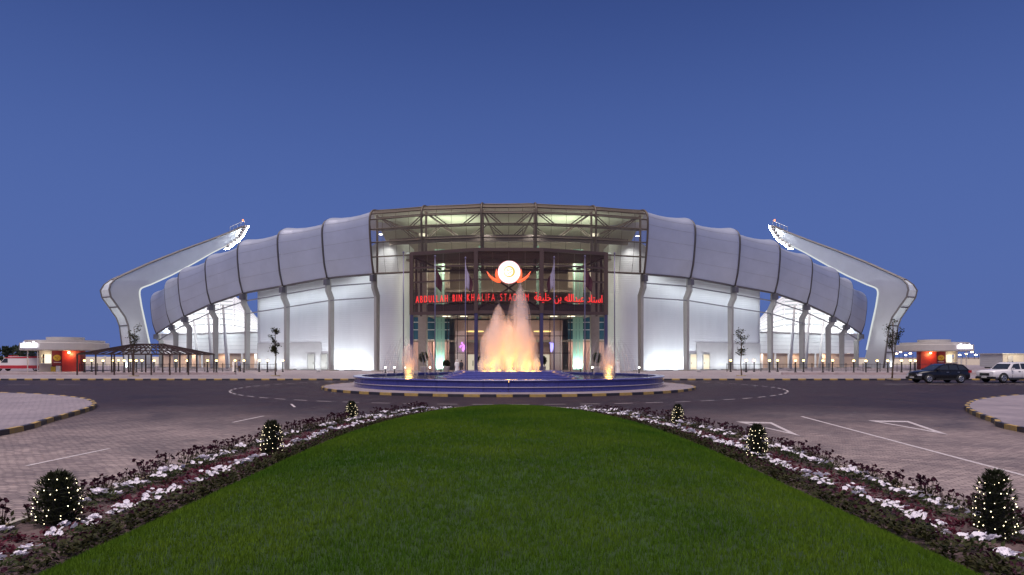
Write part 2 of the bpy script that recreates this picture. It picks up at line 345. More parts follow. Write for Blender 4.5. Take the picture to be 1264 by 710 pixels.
def plant_set(kind):
    out = []
    for k in range(4):
        if kind == 'white':
            f = leafy(70, .07, .17, .17); bl = MB()
            for _ in range(random.randint(6, 10)):
                a = random.uniform(0, 2*PI); r = .16*math.sqrt(random.random()); bloom(bl, (r*math.cos(a), r*math.sin(a), .2-.8*r*r+random.uniform(-.02, .04)), (random.uniform(-.5, .5), random.uniform(-.9, .2), .9), random.uniform(.036, .054))
            out.append((f.mesh('foliage'), bl.mesh('blossom'), M_pf, M_wh))
        elif kind == 'maroon':
            f = leafy(70, .08, .15, .24, .9); bl = MB()
            for _ in range(10):
                a = random.uniform(0, 2*PI); r = .2*math.sqrt(random.random()); p = Vector((r*math.cos(a), r*math.sin(a), random.uniform(.24, .37))); bl.tube([(p.x*.5, p.y*.5, .08), p], .005, 3)
                for q in range(3): bloom(bl, p+Vector((random.uniform(-.03, .03), random.uniform(-.03, .03), random.uniform(-.02, .03))), (random.uniform(-1, 1), random.uniform(-1, 1), .7), random.uniform(.025, .036))
            out.append((f.mesh('foliage'), bl.mesh('blossom'), M_mf, M_mp))
        elif kind == 'red':
            f = leafy(42, .07, .17, .085, 1, .3); out.append((f.mesh('foliage'), None, M_rf, None))
        else:
            f = leafy(105, .07, .18, .20, .7); bl = MB()
            for _ in range(4):
                a = random.uniform(0, 2*PI); r = .17*math.sqrt(random.random()); bloom(bl, (r*math.cos(a), r*math.sin(a), .25-r*.3), (random.uniform(-1, 1), random.uniform(-1, .3), .8), .032)
            out.append((f.mesh('foliage'), bl.mesh('blossom'), M_hf, M_mp))
    for f, bl, m1, m2 in out:
        f.materials.append(m1)
        if bl: bl.materials.append(m2)
    return out
PS = {k: plant_set(k) for k in ('white', 'maroon', 'red', 'hedge')}
def plant(kind, name, x, y, z, s, label, cat, group, rest=None):
    f, bl, m1, m2 = random.choice(PS[kind])
    if rest is not None: rest.append((f, bl, x, y, z, s)); return
    if 1:
        o = bpy.data.objects.new(name, None); COL.objects.link(o); o.empty_display_size = .1
        for n2, me in (('foliage', f), ('blossom', bl)):
            if me is None: continue
            c = bpy.data.objects.new(n2, me); COL.objects.link(c); c.parent = o
    o.location = (x, y, z); o.rotation_euler = (0, 0, random.uniform(0, 6.28)); o.scale = (s*random.uniform(.9, 1.15), s*random.uniform(.9, 1.15), s*random.uniform(.85, 1.2)); tag(o, label, cat, group)
bushes = [(-5.73, 8.67, .66, .265, 'left'), (-5.07, 14.6, .76, .225, 'left'), (-5.27, 22.9, .64, .19, 'left'), (5.65, 7.93, .80, .20, 'right'), (5.17, 14.2, .72, .20, 'right'), (5.35, 21.6, .62, .18, 'right')]
far_red = []; far_dark = []
for sgn, nm in ((-1, 'left'), (1, 'right')):
    d = 8.0
    rows = [('hedge', .06, .23, 'dark_leaved_plant', 'dark low plant at the lawn edge of the %s flower bed' % nm, 'plant', 'dark plants edging the lawn, %s bed' % nm),
            ('white', .27, .285, 'white_petunia', 'white petunia in the row nearest the lawn, %s flower bed' % nm, 'flower', 'inner row of white petunias, %s bed' % nm),
            ('white', .73, .32, 'white_petunia', 'white petunia in the row nearest the road, %s flower bed' % nm, 'flower', 'outer row of white petunias, %s bed' % nm),
            ('maroon', .89, .36, 'maroon_flower_plant', 'tall maroon flowering plant at the road edge of the %s flower bed' % nm, 'flower', 'maroon flowers along the road, %s bed' % nm)]
    rows += [('red', t, .43, 'red_leaved_plant', 'low red leaved plant in the mulch of the %s flower bed' % nm, 'plant', 'red ground plants, %s bed' % nm) for t in (.39, .47, .55, .63)]
    for kind, t, step, name, lab, cat, grp in rows:
        dd = 8.5+random.random()*step
        while dd < ARC[-1]-.2:
            s = s_at(dd); tt = t+random.uniform(-.035, .035); p = bed_pt(s, tt); x = p.x if sgn < 0 else -p.x
            ok = all((x-bx)**2+(p.y-by)**2 > (br+.08)**2 for bx, by, bh, br, _ in bushes) and p.y < 27.2 and abs(p.x) > 2.2 and random.random() > (.05 if kind != 'white' else .10)
            if kind == 'white' and t > .5 and p.y > 12 and random.random() < .2: ok = False
            if ok: plant(kind, name, x, p.y+random.uniform(-.05, .05),   .06, random.uniform(.68, 1.02), lab, cat, grp, far_red if (kind == 'red' and p.y > 19) else None)
            dd += step*random.uniform(.75, 1.25)
b = MB()
for f, bl, x, y, z, s in far_red:
    k = len(b.v); b.v += [(v.co.x*s+x, v.co.y*s+y, v.co.z*s+z) for v in f.vertices]; b.f += [tuple(i+k for i in p.vertices) for p in f.polygons]
tag(b.build('red_ground_cover', M_rf), 'low red leaved ground cover at the far end of the flower beds', 'ground cover', kind='stuff')
# clipped bushes wound with fairy lights
M_bush = leaf_mat('bush_leaf', (.018, .024, .012), (.05, .056, .028)); M_bulb = glow('fairy_bulb', (1, .86, .55), 5.5); M_bark = mat('bark', (.10, .065, .04), .9, var=.3, vscale=12, bump=.6); M_wire = mat('wire', (.02, .03, .02), .6)
blab = ['broad round bush wrapped in fairy lights, nearest on the left bed', 'upright fairy-lit bush midway along the left flower bed', 'small fairy-lit bush at the far end of the left bed', 'tall fairy-lit bush with a shaggy top, nearest on the right bed', 'fairy-lit bush midway along the right flower bed', 'small fairy-lit bush at the far end of the right bed']
for (x, y, h, r, _), lab in zip(bushes, blab):
    t = thing('lit_bush', lab, 'bush', (x, y, .06), 'bushes wrapped in fairy lights')
    def rad(z): return r*max(.3, (1-(z/h)**3.2)**.5)*(.82+.18*math.sin(min(1, z/(h*.5))*PI/2))
    lf = MB(); n = int(2800*(r/.25))
    for _ in range(n):
        z = random.uniform(.03, h); a = random.uniform(0, 2*PI); q = rad(z)*(random.uniform(.42, 1.0) if random.random() < .88 else random.uniform(1.0, 1.18)); c = Vector((x+q*math.cos(a), y+q*math.sin(a), .06+z))
        up_ = .9 if z > h*.75 else .35
        dv = Vector((math.cos(a)+random.uniform(-.7, .7), math.sin(a)+random.uniform(-.7, .7), up_+random.uniform(-.3, .7))).normalized(); sd_ = dv.cross(Vector((random.random()-.5, random.random()-.5, 1))).normalized()*.011; L = random.uniform(.04, .085)
        lf.add([c, c+dv*L*.5+sd_, c+dv*L, c+dv*L*.5-sd_], [(0, 1, 2, 3)])
    lf.build('foliage', M_bush, t)
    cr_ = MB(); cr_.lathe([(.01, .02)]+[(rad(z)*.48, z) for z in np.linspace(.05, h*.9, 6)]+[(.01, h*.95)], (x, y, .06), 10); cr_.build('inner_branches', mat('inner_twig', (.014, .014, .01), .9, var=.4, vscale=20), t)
    tk = MB(); tk.tube([(x, y, .0), (x+.01, y, .25)], [.03, .02], 6); tk.build('trunk', M_bark, t)
    wr = MB(); bu = MB(); P = []
    nb = int(74*(h/.7)); turns = 7
    for k in range(nb):
        f = (k+.5)/nb; z = .04+f*(h*.86); a = 2*PI*turns*f+random.uniform(-.2, .2); q = rad(z)*1.03+random.uniform(.0, .02); p = Vector((x+q*math.cos(a), y+q*math.sin(a), .06+z+random.uniform(-.03, .03))); P.append(p)
        rr = random.uniform(.005, .0095); bu.add([p+Vector(d_)*rr for d_ in ((1, 0, 0), (-1, 0, 0), (0, 1, 0), (0, -1, 0), (0, 0, 1), (0, 0, -1))], [(0, 2, 4), (2, 1, 4), (1, 3, 4), (3, 0, 4), (2, 0, 5), (1, 2, 5), (3, 1, 5), (0, 3, 5)])
    wr.tube(P, .002, 3); wr_o = wr.build('wire', M_wire, t); tag(bu.build('fairy_light', M_bulb, wr_o), kind='stuff')

# ------------------------------------------------------------------ stadium
M_clad = mat('woven_metal_cladding', (.40, .435, .53), .40, .4, var=.07, vscale=.3, bump=.12, bscale=60)
M_rib = mat('dark_rib', (.10, .095, .10), .45, .5)
M_white = mat('white_render', (.72, .74, .75), .5, var=.03, vscale=.8)
M_wall = mat('white_lined_wall', (.70, .72, .74), .42, .1, var=.04, vscale=.6, stretch=(1, 1, .2))
def add_lines(m, period=.32, amt=.35):           # fine horizontal corrugation
    n = m.node_tree; b = n.nodes['Principled BSDF']; t = n.nodes.new('ShaderNodeTexCoord'); wv = n.nodes.new('ShaderNodeTexWave'); wv.bands_direction = 'Z'
    n.links.new(t.outputs['Object'], wv.inputs['Vector']); wv.inputs['Scale'].default_value = .314/period; wv.inputs['Distortion'].default_value = 0
    bp = n.nodes.new('ShaderNodeBump'); bp.inputs['Strength'].default_value = amt; bp.inputs['Distance'].default_value = .04; n.links.new(wv.outputs['Fac'], bp.inputs['Height']); n.links.new(bp.outputs[0], b.inputs['Normal'])
add_lines(M_wall)
M_base = mat('grey_base_panel', (.40, .39, .40), .6, var=.06, vscale=1)
M_col = mat('column_paint', (.27, .265, .26), .5, var=.06, vscale=1.5)
M_brown = mat('brown_steel', (.085, .055, .05), .45, .3)
M_veil = see_through('mesh_veil', (.23, .195, .155), .38, .5, .2)
M_purlin = mat('purlin_steel', (.10, .08, .065), .5, .4)
M_truss = mat('truss_steel', (.11, .09, .075), .5, .3)
M_ceil = mat('ceiling_panel', (.55, .60, .46), .7, var=.05, vscale=.5)
M_cream = mat('cream_wall', (.55, .48, .38), .7, var=.06, vscale=1)
M_teal = mat('teal_glass', (.030, .095, .14), .12, spec=.8)
M_green = see_through('green_glass', (.42, .68, .56), .72, .25)
M_glass = see_through('clear_glass', (.30, .33, .35), .10, .03, tint=(.92, .95, .95))
M_smoke = see_through('smoked_glass', (.07, .05, .055), .16, .10, tint=(.95, .90, .88))
M_conc2 = mat('tan_concrete', (.33, .285, .24), .7, var=.1, vscale=2, bump=.1)
M_pink = mat('pink_panel', (.55, .36, .32), .6, var=.08, vscale=1)
M_peach = mat('peach_wall', (.58, .43, .33), .7, var=.08, vscale=.7)
M_spot = glow('downlight_lens', (1, .97, .9), 30)
M_slat = mat('soffit_slat', (.13, .08, .07), .55)

stad = thing('stadium', 'long white stadium with a bulging silver shell and glazed entrance atrium', 'stadium', (0, 112, .15))
left = [(-3.64, 93.3), (-11.8, 94.8), (-19.3, 97.4), (-27.1, 102), (-35.1, 106.1), (-43.0, 110.5), (-50.4, 115.6), (-57.5, 121.1), (-63.3, 128.0), (-69.4, 134.6)]
zbl = [14.1, 14.1, 14.1, 14.06, 13.3, 12.6, 11.25, 9.5, 8.4, 6.9]; ztl = [23.3, 23.25, 23.2, 22.4, 21.7, 20.6, 19.0, 17.5, 16.4, 14.5]
SE = [Vector((x, y, 0)) for x, y in left[::-1]]+[Vector((-x, y, 0)) for x, y in left]
ZB = zbl[::-1]+zbl; ZT = ztl[::-1]+ztl; NS = len(SE)
SN = []
for i in range(NS):
    d = (SE[min(i+1, NS-1)]-SE[max(i-1, 0)]).normalized(); SN.append(Vector((d.y, -d.x, 0)))
def prof(v):         # shell section: (outward offset, fraction of height)
    P = [(0, 0), (.34, .22), (.62, .46), (.80, .68), (.78, .86), (.30, .965), (-1.2, 1.0), (-6, .985), (-13, .93)]
    x = v*(len(P)-1); i = min(int(x), len(P)-2); t = x-i
    p0 = P[max(i-1, 0)]; p1 = P[i]; p2 = P[i+1]; p3 = P[min(i+2, len(P)-1)]
    return tuple(.5*((2*p1[k])+(p2[k]-p0[k])*t+(2*p0[k]-5*p1[k]+4*p2[k]-p3[k])*t*t+(3*p1[k]-p0[k]-3*p2[k]+p3[k])*t**3) for k in (0, 1))
FLX = [0, .03, .12, .3, .5, .7, .82, .90, .95, .985, 1]; FLY = [0, -.02, -.08, -.14, -.05, .22, .50, .68, .70, .42, 0]      # stretched skin: flares at the outer rib, waists between ribs
def shell(i, u, v, bulge=0):
    p = SE[i].lerp(SE[i+1], u); n = SN[i].lerp(SN[i+1], u).normalized(); zb = ZB[i]*(1-u)+ZB[i+1]*u; zt = ZT[i]*(1-u)+ZT[i+1]*u; H = zt-zb; s = min(1, H/9)
    o, f = prof(v); o2, f2 = prof(min(v+.01, 1)); o1, f1 = prof(max(v-.01, 0)); dx = (o2-o1)*s; dz = (f2-f1)*H; l = math.hypot(dx, dz) or 1
    nx, nz = dz/l, -dx/l; w_ = (1-u) if i < 9 else u; bb = bulge*float(np.interp(w_, FLX, FLY))*min(1, v*5+.25)
    q = p+n*((o if o > 0 else o*max(.22, 1-abs(p.x)/85))*s+nx*bb); return Vector((q.x, q.y, zb+f*H+nz*bb))
def rib_path(i, off=.34, vs=24): 
    ii, u = (i, 0) if i < NS-1 else (i-1, 1); return [shell(ii, u, v/vs, 0)+SN[i]*off*min(1, v/vs*6+.2)*max(0, min(1, (.72-v/vs)*5))+Vector((0, 0, off*max(0, min(1, (v/vs-.45)*5)))) for v in range(vs+1)]
CEN = range(7, 12)
for i in range(NS-1):
    if i in CEN: continue
    b = MB(); b.grid(lambda u, v: shell(i, .012+.976*u, v, .8), 40, 30); p = b.build('cladding_panel', M_clad, stad, True)
    for v in (.16, .30, .43, .53):           # seams of the fabric strips
        s_ = MB(); s_.tube([shell(i, .012+.976*k/40, v, .803) for k in range(41)], .018, 4, False); s_.build('seam', M_rib if False else mat('seam_line', (.27, .28, .33), .5, .3), p)
    e = MB(); e.tube([shell(i, k/8, 0, .35)+Vector((0, 0, -.05)) for k in range(9)], .17, 6); e.build('edge_beam', M_rib, stad, True)
for i in range(NS):
    b = MB(); b.tube(rib_path(i) if not 7 <= i <= 12 else rib_path(i, .08), .15 if 7 <= i <= 12 else .14, 7); b.build('rib', M_purlin if 7 <= i <= 12 else M_rib, stad, True)
for i, u in ((0, 0), (NS-2, 1)):          # closed shell ends
    b = MB(); pr = [shell(i, u, v/20) for v in range(21)]; c = pr[0]+Vector((0, 0, .2)); k = pr[-1]; pr.append(Vector((k.x, k.y, pr[0].z)))
    b.add(pr, [tuple(range(len(pr)))]); b.build('end_panel', M_clad, stad)

# columns with the cranked head, ties between them
def column(i, head=True):
    n = SN[i]; t = Vector((-n.y, n.x, 0)); zb = ZB[i]-.1; k = zb/14.1; dep = .72
    pf = [(-1.15, .15), (-1.15+dep, .15), (-1.1+dep, zb-3.1*k), (-.3+dep*.8, zb-1.9*k), (-.3+dep*.8, zb), (-.62, zb), (-.62, zb-1.7*k), (-1.25, zb-2.9*k)]
    b = MB(); P = SE[i]
    b.prism(pf, lambda o, z: P+n*o+t*.21+Vector((0, 0, z)), lambda o, z: P+n*o-t*.21+Vector((0, 0, z))); c = b.build('column', M_col, stad, normals=True)
    b = MB(); b.box((P.x+n.x*.15, P.y+n.y*.15, zb-.55), (.56, .8, .9), math.atan2(t.y, t.x)); b.build('bracket', mat('bracket_steel', (.10, .095, .12), .5, .3), c)
    b = MB(); b.box((P.x-n.x*1.0, P.y-n.y*1.0, .22), (1.1, 1.6, .16), math.atan2(t.y, t.x)); b.build('base_plate', M_conc, c)
for i in range(NS):
    if 8 <= i <= 11: continue
    column(i)
for i in range(NS-1):
    if 7 <= i <= 11: continue
    for dz in (1.25, 3.35):
        if dz > 2 and ZB[min(i, i+1)] < 11.5: continue
        a = SE[i]-SN[i]*.5; c = SE[i+1]-SN[i+1]*.5
        b = MB(); b.bar(a+Vector((0, 0, ZB[i]-dz)), c+Vector((0, 0, ZB[i+1]-dz)), .16); b.build('tie_beam', mat('tie_steel', (.22, .22, .24), .5, .3), stad)

# white drum walls either side of the atrium
def along(x):      # position on the left half by seam number counted from the atrium (2 = atrium corner)
    i = int(min(x, 8.999)); t = x-i; a = Vector((*left[i], 0)); c = Vector((*left[i+1], 0)); d = (c-a).normalized(); n = Vector((d.y, -d.x, 0))
    if n.y > 0: n = -n
    return a.lerp(c, t), n, zbl[i]*(1-t)+zbl[i+1]*t
def wall_path(sx):
    pts = []
    for x in np.linspace(5.3, 2.25, 26):
        p, n, zb = along(x); q = p-n*4.6; pts.append(Vector((q.x, q.y, zb+2.6)))
    # blend the kinks, then turn in towards the atrium
    for _ in range(3): pts = [pts[0]]+[Vector(((pts[k-1].x+2*pts[k].x+pts[k+1].x)/4, (pts[k-1].y+2*pts[k].y+pts[k+1].y)/4, pts[k].z)) for k in range(1, len(pts)-1)]+[pts[-1]]
    e = pts[-1]; pts += [Vector((e.x+1.5, e.y-.2, e.z)), Vector((e.x+2.5, e.y+.2, e.z)), Vector((e.x+3.2, e.y+1.2, e.z)), Vector((e.x+3.5, e.y+3, e.z)), Vector((e.x+3.6, e.y+8, e.z))]
    f = pts[0]; pts = [Vector((f.x+6, f.y+9, f.z)), Vector((f.x+1.2, f.y+4, f.z)), Vector((f.x+.2, f.y+1.2, f.z))]+pts
    return [Vector((sx*-1*p.x if sx > 0 else p.x, p.y, p.z)) for p in pts]
for sx, nm in ((-1, 'left'), (1, 'right')):
    W = wall_path(sx)
    for k in range(len(W)): W[k].z += max(0, min(1, (k-22)/5))*(19.6-W[k].z)
    b = MB(); b.grid(lambda u, v: (lambda p: Vector((p.x, p.y, .15+v*(p.z-.15))))(W[min(int(round(u*(len(W)-1))), len(W)-1)]), len(W)-1, 10)
    wl = b.build('drum_wall', M_wall, stad, True)
    # grey base course on the outer half of the drum
    def tang(k): d = (W[min(k+1, len(W)-1)]-W[max(k-1, 0)]); d.z = 0; d.normalize(); n = Vector((d.y, -d.x, 0)); return d, (n if n.y < 0 else -n)
    b = MB(); ks = list(range(3, 18))
    for k in ks:
        d, n = tang(k); q = W[k]+n*.07; b.v += [(q.x, q.y, .15), (q.x, q.y, 4.55), (W[k].x-n.x*.05, W[k].y-n.y*.05, 4.58)]
    for j in range(len(ks)-1): b.f += [(3*j, 3*j+3, 3*j+4, 3*j+1), (3*j+1, 3*j+4, 3*j+5, 3*j+2)]
    b.build('base_course', M_base, wl)
    for kk, m_ in ((15.1, 0), (17.6, 1)):
        k = int(kk); d, n = tang(k); q = W[k].lerp(W[k+1], kk-k)+n*.13; rz = math.atan2(d.y, d.x)
        b = MB(); b.box((q.x, q.y, 1.4), (1.25, .1, 2.5), rz); fr = b.build('door', mat('door_left', (.30, .29, .27), .5) if sx < 0 else mat('door_right_lit', (.62, .50, .34), .6), stad)  # right doors carry their lit peach tone in the colour
        b = MB(); 
        for e in (-.68, .68): b.box((q.x+d.x*e, q.y+d.y*e, 1.42), (.1, .2, 2.6), rz)
        b.box((q.x, q.y, 2.72), (1.46, .2, .1), rz); b.build('frame', M_col, fr)
        b = MB(); h = q+d*.45+n*.09; b.box((h.x, h.y, 1.25), (.05, .06, .3), rz); b.build('handle', M_rib, fr)
    # linear uplights along the wall foot and a wash from the shell above
    for k in range(4, len(W)-6, 4):
        d, n = tang(k); q = W[k]+n*1.7; rz = math.atan2(d.y, d.x)
        f = MB(); f.box((q.x, q.y, .22), (3.4, .2, .14), rz); f.build('floodlight_strip', mat('fixture', (.25, .25, .26), .4, .6), stad)
        lamp('uplight', 'AREA', (q.x, q.y, .33), 150 if k < 17 else 230, (.88, .97, 1), 3.2, (q.x-n.x*.6, q.y-n.y*.6, 2.4), sy=.16)
        zt = W[k].z-3.2; q2 = W[k]+n*2.6
        lamp('shell_downlight', 'AREA', (q2.x, q2.y, zt), 85, (.88, .95, 1), 1.5, (q2.x-n.x*.75, q2.y-n.y*.75, zt-2), sy=.2)
    # concourse inside the open bays
    C = []
    for u in np.linspace(0, 1, 18):
        q = Vector((-43+u*-30, 126+u*17+2*math.sin(PI*u), 0)); C.append(Vector((-q.x if sx > 0 else q.x, q.y, 0)))
    b = MB(); b.grid(lambda u, v: (lambda p: Vector((p.x, p.y, 2.95+v*4.1)))(C[int(round(u*17))]), 17, 8); cw = b.build('concourse_wall', M_white, stad)
    for zz_ in (3.7, 4.45, 5.2, 5.95):
        s_ = MB(); s_.tube([Vector((p.x, p.y-.02, zz_)) for p in C], .025, 4); s_.build('joint', mat('joint_line', (.5, .52, .54), .6), cw)
    b = MB(); b.grid(lambda u, v: (lambda p: Vector((p.x, p.y+.6, .15+v*2.8)))(C[int(round(u*17))]), 17, 1); b.build('ground_wall', M_peach, stad)
    b = MB()
    for k in range(17): b.bar(C[k]+Vector((0, -.4, 7.1)), C[k+1]+Vector((0, -.4, 7.1)), 1.0, .18)
    b.build('parapet', M_white, stad)
    for k in range(1, 17, 2):
        b = MB(); b.tube([C[k]+Vector((0, .2, .15)), C[k]+Vector((0, .2, 2.95))], .22, 8); b.build('pier', M_white, stad)
    for k in (3, 8, 13):
        lamp('concourse_light', 'AREA', C[k]+Vector((0, -.3, 2.7)), 70, (1, .72, .5), 3, C[k]+Vector((0, .5, 0)), sy=.4)
        q = C[k]+Vector((0, -5.5, 8.2)); lamp('concourse_wash', 'AREA', q, 330, (.92, .98, 1), 3, C[k]+Vector((0, 0, 5)), sy=.5)
    # seating tier and far stand roof glimpsed through the open bays
    def roof(u, v):
        px = 205+u*118; top = 366+ (0 if u < .72 else 34*((u-.72)/.28)**1.3); D = 165+55*v; y = 411*(1-v)+top*v
        y -= 5*math.sin(PI*v)
        p = at(px, y, D); return Vector((-p.x if sx > 0 else p.x, p.y, p.z))
    b = MB(); b.grid(roof, 18, 10); rf = b.build('stand_roof', M_white, stad, True)
    for k in range(1, 8):
        s_ = MB(); s_.tube([roof(j/14, min(1, max(0, k/8+.09*math.sin(j/14*PI*1.0)-.04)))+Vector((0, -.7, .1)) for j in range(15)], .26, 5); s_.build('roof_rib', mat('roof_rib_steel', (.42, .45, .46), .5), rf)
    for k in range(1, 7):
        s_ = MB(); s_.tube([roof(k/7, j/8)+Vector((0, -.8, 0)) for j in range(9)], .2, 5); s_.build('roof_strut', M_white, rf)
    for k in (.2, .5, .8):
        a = roof(k, .5); lamp('stand_flood', 'AREA', a+Vector((0, -32, 14)), 3600, (.95, 1, 1), 4, a, sy=2)
    # white raking struts seen at the shell's low end
    for x in (6.6, 7.5, 8.4):
        p, n, zb = along(x); q = p-n*6; f = -1 if sx > 0 else 1
        for dx in (-1.2,): 
            b = MB(); b.tube([Vector((f*q.x, q.y, .2)), Vector((f*(q.x+dx), q.y+1, zb+1.5))], [.32, .2], 8); b.build('raking_strut', M_white, stad, True)
    for x in (5.0, 6.1, 7.2, 8.4):
        p, n, zb = along(x); q = p-n*5.2; f = -1 if sx > 0 else 1
        fx = MB(); fx.box((f*q.x, q.y, .25), (.5, .3, .2)); fx.build('floodlight_strip', mat('fixture', (.25, .25, .26)), stad)
        lamp('column_uplight', 'SPOT', (f*q.x, q.y, .5), 1500, (.95, 1, 1), .2, (f*(p.x+n.x*.6), p.y+n.y*.6, zb), cone=110, blend=1)

# added floods on the plaza, put in to brighten the lower shell
for i in range(NS-1):
    if i in CEN: continue
    p = SE[i].lerp(SE[i+1], .5)+(SN[i]+SN[i+1]).normalized()*6.5; tg = shell(i, .5, .25)
    f = MB(); f.box((p.x, p.y, .2), (.5, .3, .12)); f.build('ground_flood', mat('fixture', (.25, .25, .26)), stad)  # fixture box for the added uplight
    lamp('added_shell_uplight', 'SPOT', (p.x, p.y, .32), 2200*(ZB[i]/14)**1.6, (.93, .97, 1), .2, tg, cone=75, blend=1)
# ---------------- glazed centre: veil of fine mesh on purlins
rows = [0, .20, .36, .52, .66, .78, .9]
for i in CEN:
    for r in range(len(rows)-1):
        v0, v1 = rows[r]*.72, rows[r+1]*.72
        b = MB(); b.grid(lambda u, v: shell(i, .012+.976*u, v0+(v1-v0)*v, .15), 8, 5); p = b.build('mesh_panel', M_veil, stad, True)
        for q in (.25, .5, .75):
            s_ = MB(); s_.tube([shell(i, q, v0+(v1-v0)*k/4, .17) for k in range(5)], .025, 4, False); s_.build('mullion', M_purlin, p)
    for r, v in enumerate(rows):
        b = MB(); b.tube([shell(i, k/8, v*.72, .10) for k in range(9)], .10 if r else .15, 6); b.build('purlin', M_purlin, stad, True)
    b = MB(); b.grid(lambda u, v: shell(i, .012+.976*u, .69+.31*v, .15), 6, 4); b.build('roof_panel', mat('roof_sheet', (.17, .15, .12), .6, .2), stad, True)
    # deep truss behind the veil
    def tp(u, z, back): p = SE[i].lerp(SE[i+1], u); n = SN[i].lerp(SN[i+1], u); return Vector((p.x-n.x*back, p.y-n.y*back, z))
    for back, zt, zb_, rr in ((1.2, 22.3, 20.5, .12), (7, 21.6, 20.0, .10)):
        b = MB(); b.tube([tp(0, zt, back), tp(1, zt, back)], rr, 6); b.tube([tp(0, zb_, back), tp(1, zb_, back)], rr, 6)
        for a_, c_ in (((.03, zt), (.33, zb_)), ((.1, zt), (.4, zb_)), ((.97, zt), (.67, zb_)), ((.9, zt), (.6, zb_))): b.tube([tp(a_[0], a_[1], back), tp(c_[0], c_[1], back)], rr*.7, 6)
        b.build('truss', M_truss, stad, True)
    b = MB(); b.bar(tp(0, 19.2, 4), tp(1, 19.2, 4), .3, .9); b.build('ring_beam', M_truss, stad)
    b = MB(); b.bar(tp(0, 17.6, 8), tp(1, 17.6, 8), .25, .9); g = b.build('gallery_parapet', mat('gallery_white', (.60, .60, .55), .5), stad)
    b = MB(); b.bar(tp(0, 18.1, 7.85), tp(1, 18.1, 7.85), .06, .06); b.build('handrail', glow('led_line', (.9, 1, 1), 1.6), g)
    b = MB(); b.bar(tp(0, 17.05, 9), tp(1, 17.05, 9), 3, .2); b.build('gallery_floor', M_conc2, stad)
for i in range(7, 13):             # raking rafters and posts behind the veil
    n = SN[i]; P = SE[i]
    b = MB(); b.tube([P-n*.9+Vector((0, 0, 14.2)), P-n*.9+Vector((0, 0, 22.6))], .16, 8); b.build('post', M_purlin, stad, True)
    b = MB(); b.tube([P-n*1+Vector((0, 0, 22.4)), P-n*16+Vector((0, 0, 21.4))], .15, 6); b.build('rafter', M_truss, stad, True)
ceil = MB(); ceil.add([(-22, 94.6, 22.75), (-11.8, 95.5, 22.75), (-3.6, 94.2, 22.75), (3.6, 94.2, 22.75), (11.8, 95.5, 22.75), (22, 94.6+3.5, 22.75), (22, 126, 22.2), (-22, 126, 22.2)], [tuple(range(8))])
ceil.v[0] = (-19.5, 98.4, 22.75); ceil.v[5] = (19.5, 98.4, 22.75)
ceil.build('ceiling', M_ceil, stad)
# back of the atrium
def bx(name, m, x0, x1, y0, y1, z0, z1, parent=stad): b = MB(); b.box(((x0+x1)/2, (y0+y1)/2, (z0+z1)/2), (x1-x0, y1-y0, z1-z0)); return b.build(name, m, parent)
bx('back_wall', M_cream, -22, 22, 117.6, 118.2, .15, 22)
for z in (4.6, 8.6, 12.6, 16.6): bx('floor_slab', M_conc2, -21.5, 21.5, 109, 117.5, z, z+.35)
for s in (-1, 1):
    X = lambda a, c: (min(s*a, s*c), max(s*a, s*c))
    x0, x1 = X(15.9, 9.4)
    for z0, z1 in ((5.0, 6.5), (6.6, 7.7), (7.8, 8.55), (9.2, 10.6), (10.7, 12.5), (13.2, 16.3)): bx('spandrel_pane', M_teal if z0 < 9 else (mat('grey_pane', (.12, .12, .12), .2) if z0 < 13 else M_cream), x0, x1, 108.6, 108.75, z0, z1)
    for z0 in (6.55, 7.75, 4.95, 8.9): bx('white_rail', M_white, x0, x1, 108.45, 108.6, z0-.05, z0+.05)
    x0, x1 = X(15.6, 12.2); bx('lobby_wall', M_pink, x0, x1, 108.8, 109, .15, 4.6)
    x0, x1 = X(11.8, 9.3); bx('lobby_wall', M_pink, x0, x1, 106.6, 106.8, .15, 4.6)
    x0, x1 = X(13.4, 12.0); c = MB(); c.box((s*12.7, 101, 10.3), (1.25, 1.25, 20.3)); c.build('atrium_column', M_conc2, stad)
    for k in range(3): xx0 = s*(9.9+.55*k); bx('glass_fin', M_green, xx0-.24, xx0+.24, 102.9+.2*k, 103.0+.2*k, .2, 18.5)
    bx('glass_fin', M_green, s*16.2-.35, s*16.2+.35, 104, 104.1, .2, 19)
    bx('glass_fin', M_green, s*4.35-.2, s*4.35+.2, 103, 103.1, 8.0, 19)
    lamp('fin_light', 'AREA', (s*10.4, 102, .5), 260, (.75, 1, .9), 1.4, (s*10.4, 103.4, 8), sy=.3)
    lamp('atrium_light', 'AREA', (s*8, 101.5, 16.8), 900, (1, .93, .78), 5, (s*8, 112, 8), sy=2)
    lamp('lobby_light', 'AREA', (s*12, 104.5, 4.5), 160, (1, .72, .58), 3, (s*12, 107, 1.5), sy=1)
    lamp('ceiling_light', 'AREA', (s*9, 101, 19.6), 800, (.95, 1, .82), 8, (s*9, 103, 23), sy=4)
    for k in range(2):
        cnl = bx('ceiling_lamp', glow('warm_panel', (1, .86, .6), 3), s*(6.6+2.6*k)-.55, s*(6.6+2.6*k)+.55, 100.5, 101.2, 8.2, 8.26)
bx('bridge_slab', M_conc2, -12, 12, 100, 109, 8.3, 8.6)
bx('bridge_front', mat('bridge_fascia', (.10, .075, .075), .5), -12, 12, 99.6, 99.75, 8.3, 9.9)
bx('hall_back', M_pink, -8.8, 8.8, 111, 111.2, .15, 8.2)
for x in (-7.3, 7.3): bx('pink_screen', mat('light_pink', (.75, .5, .48), .5), x-.85, x+.85, 104.5, 104.7, .2, 6.2)
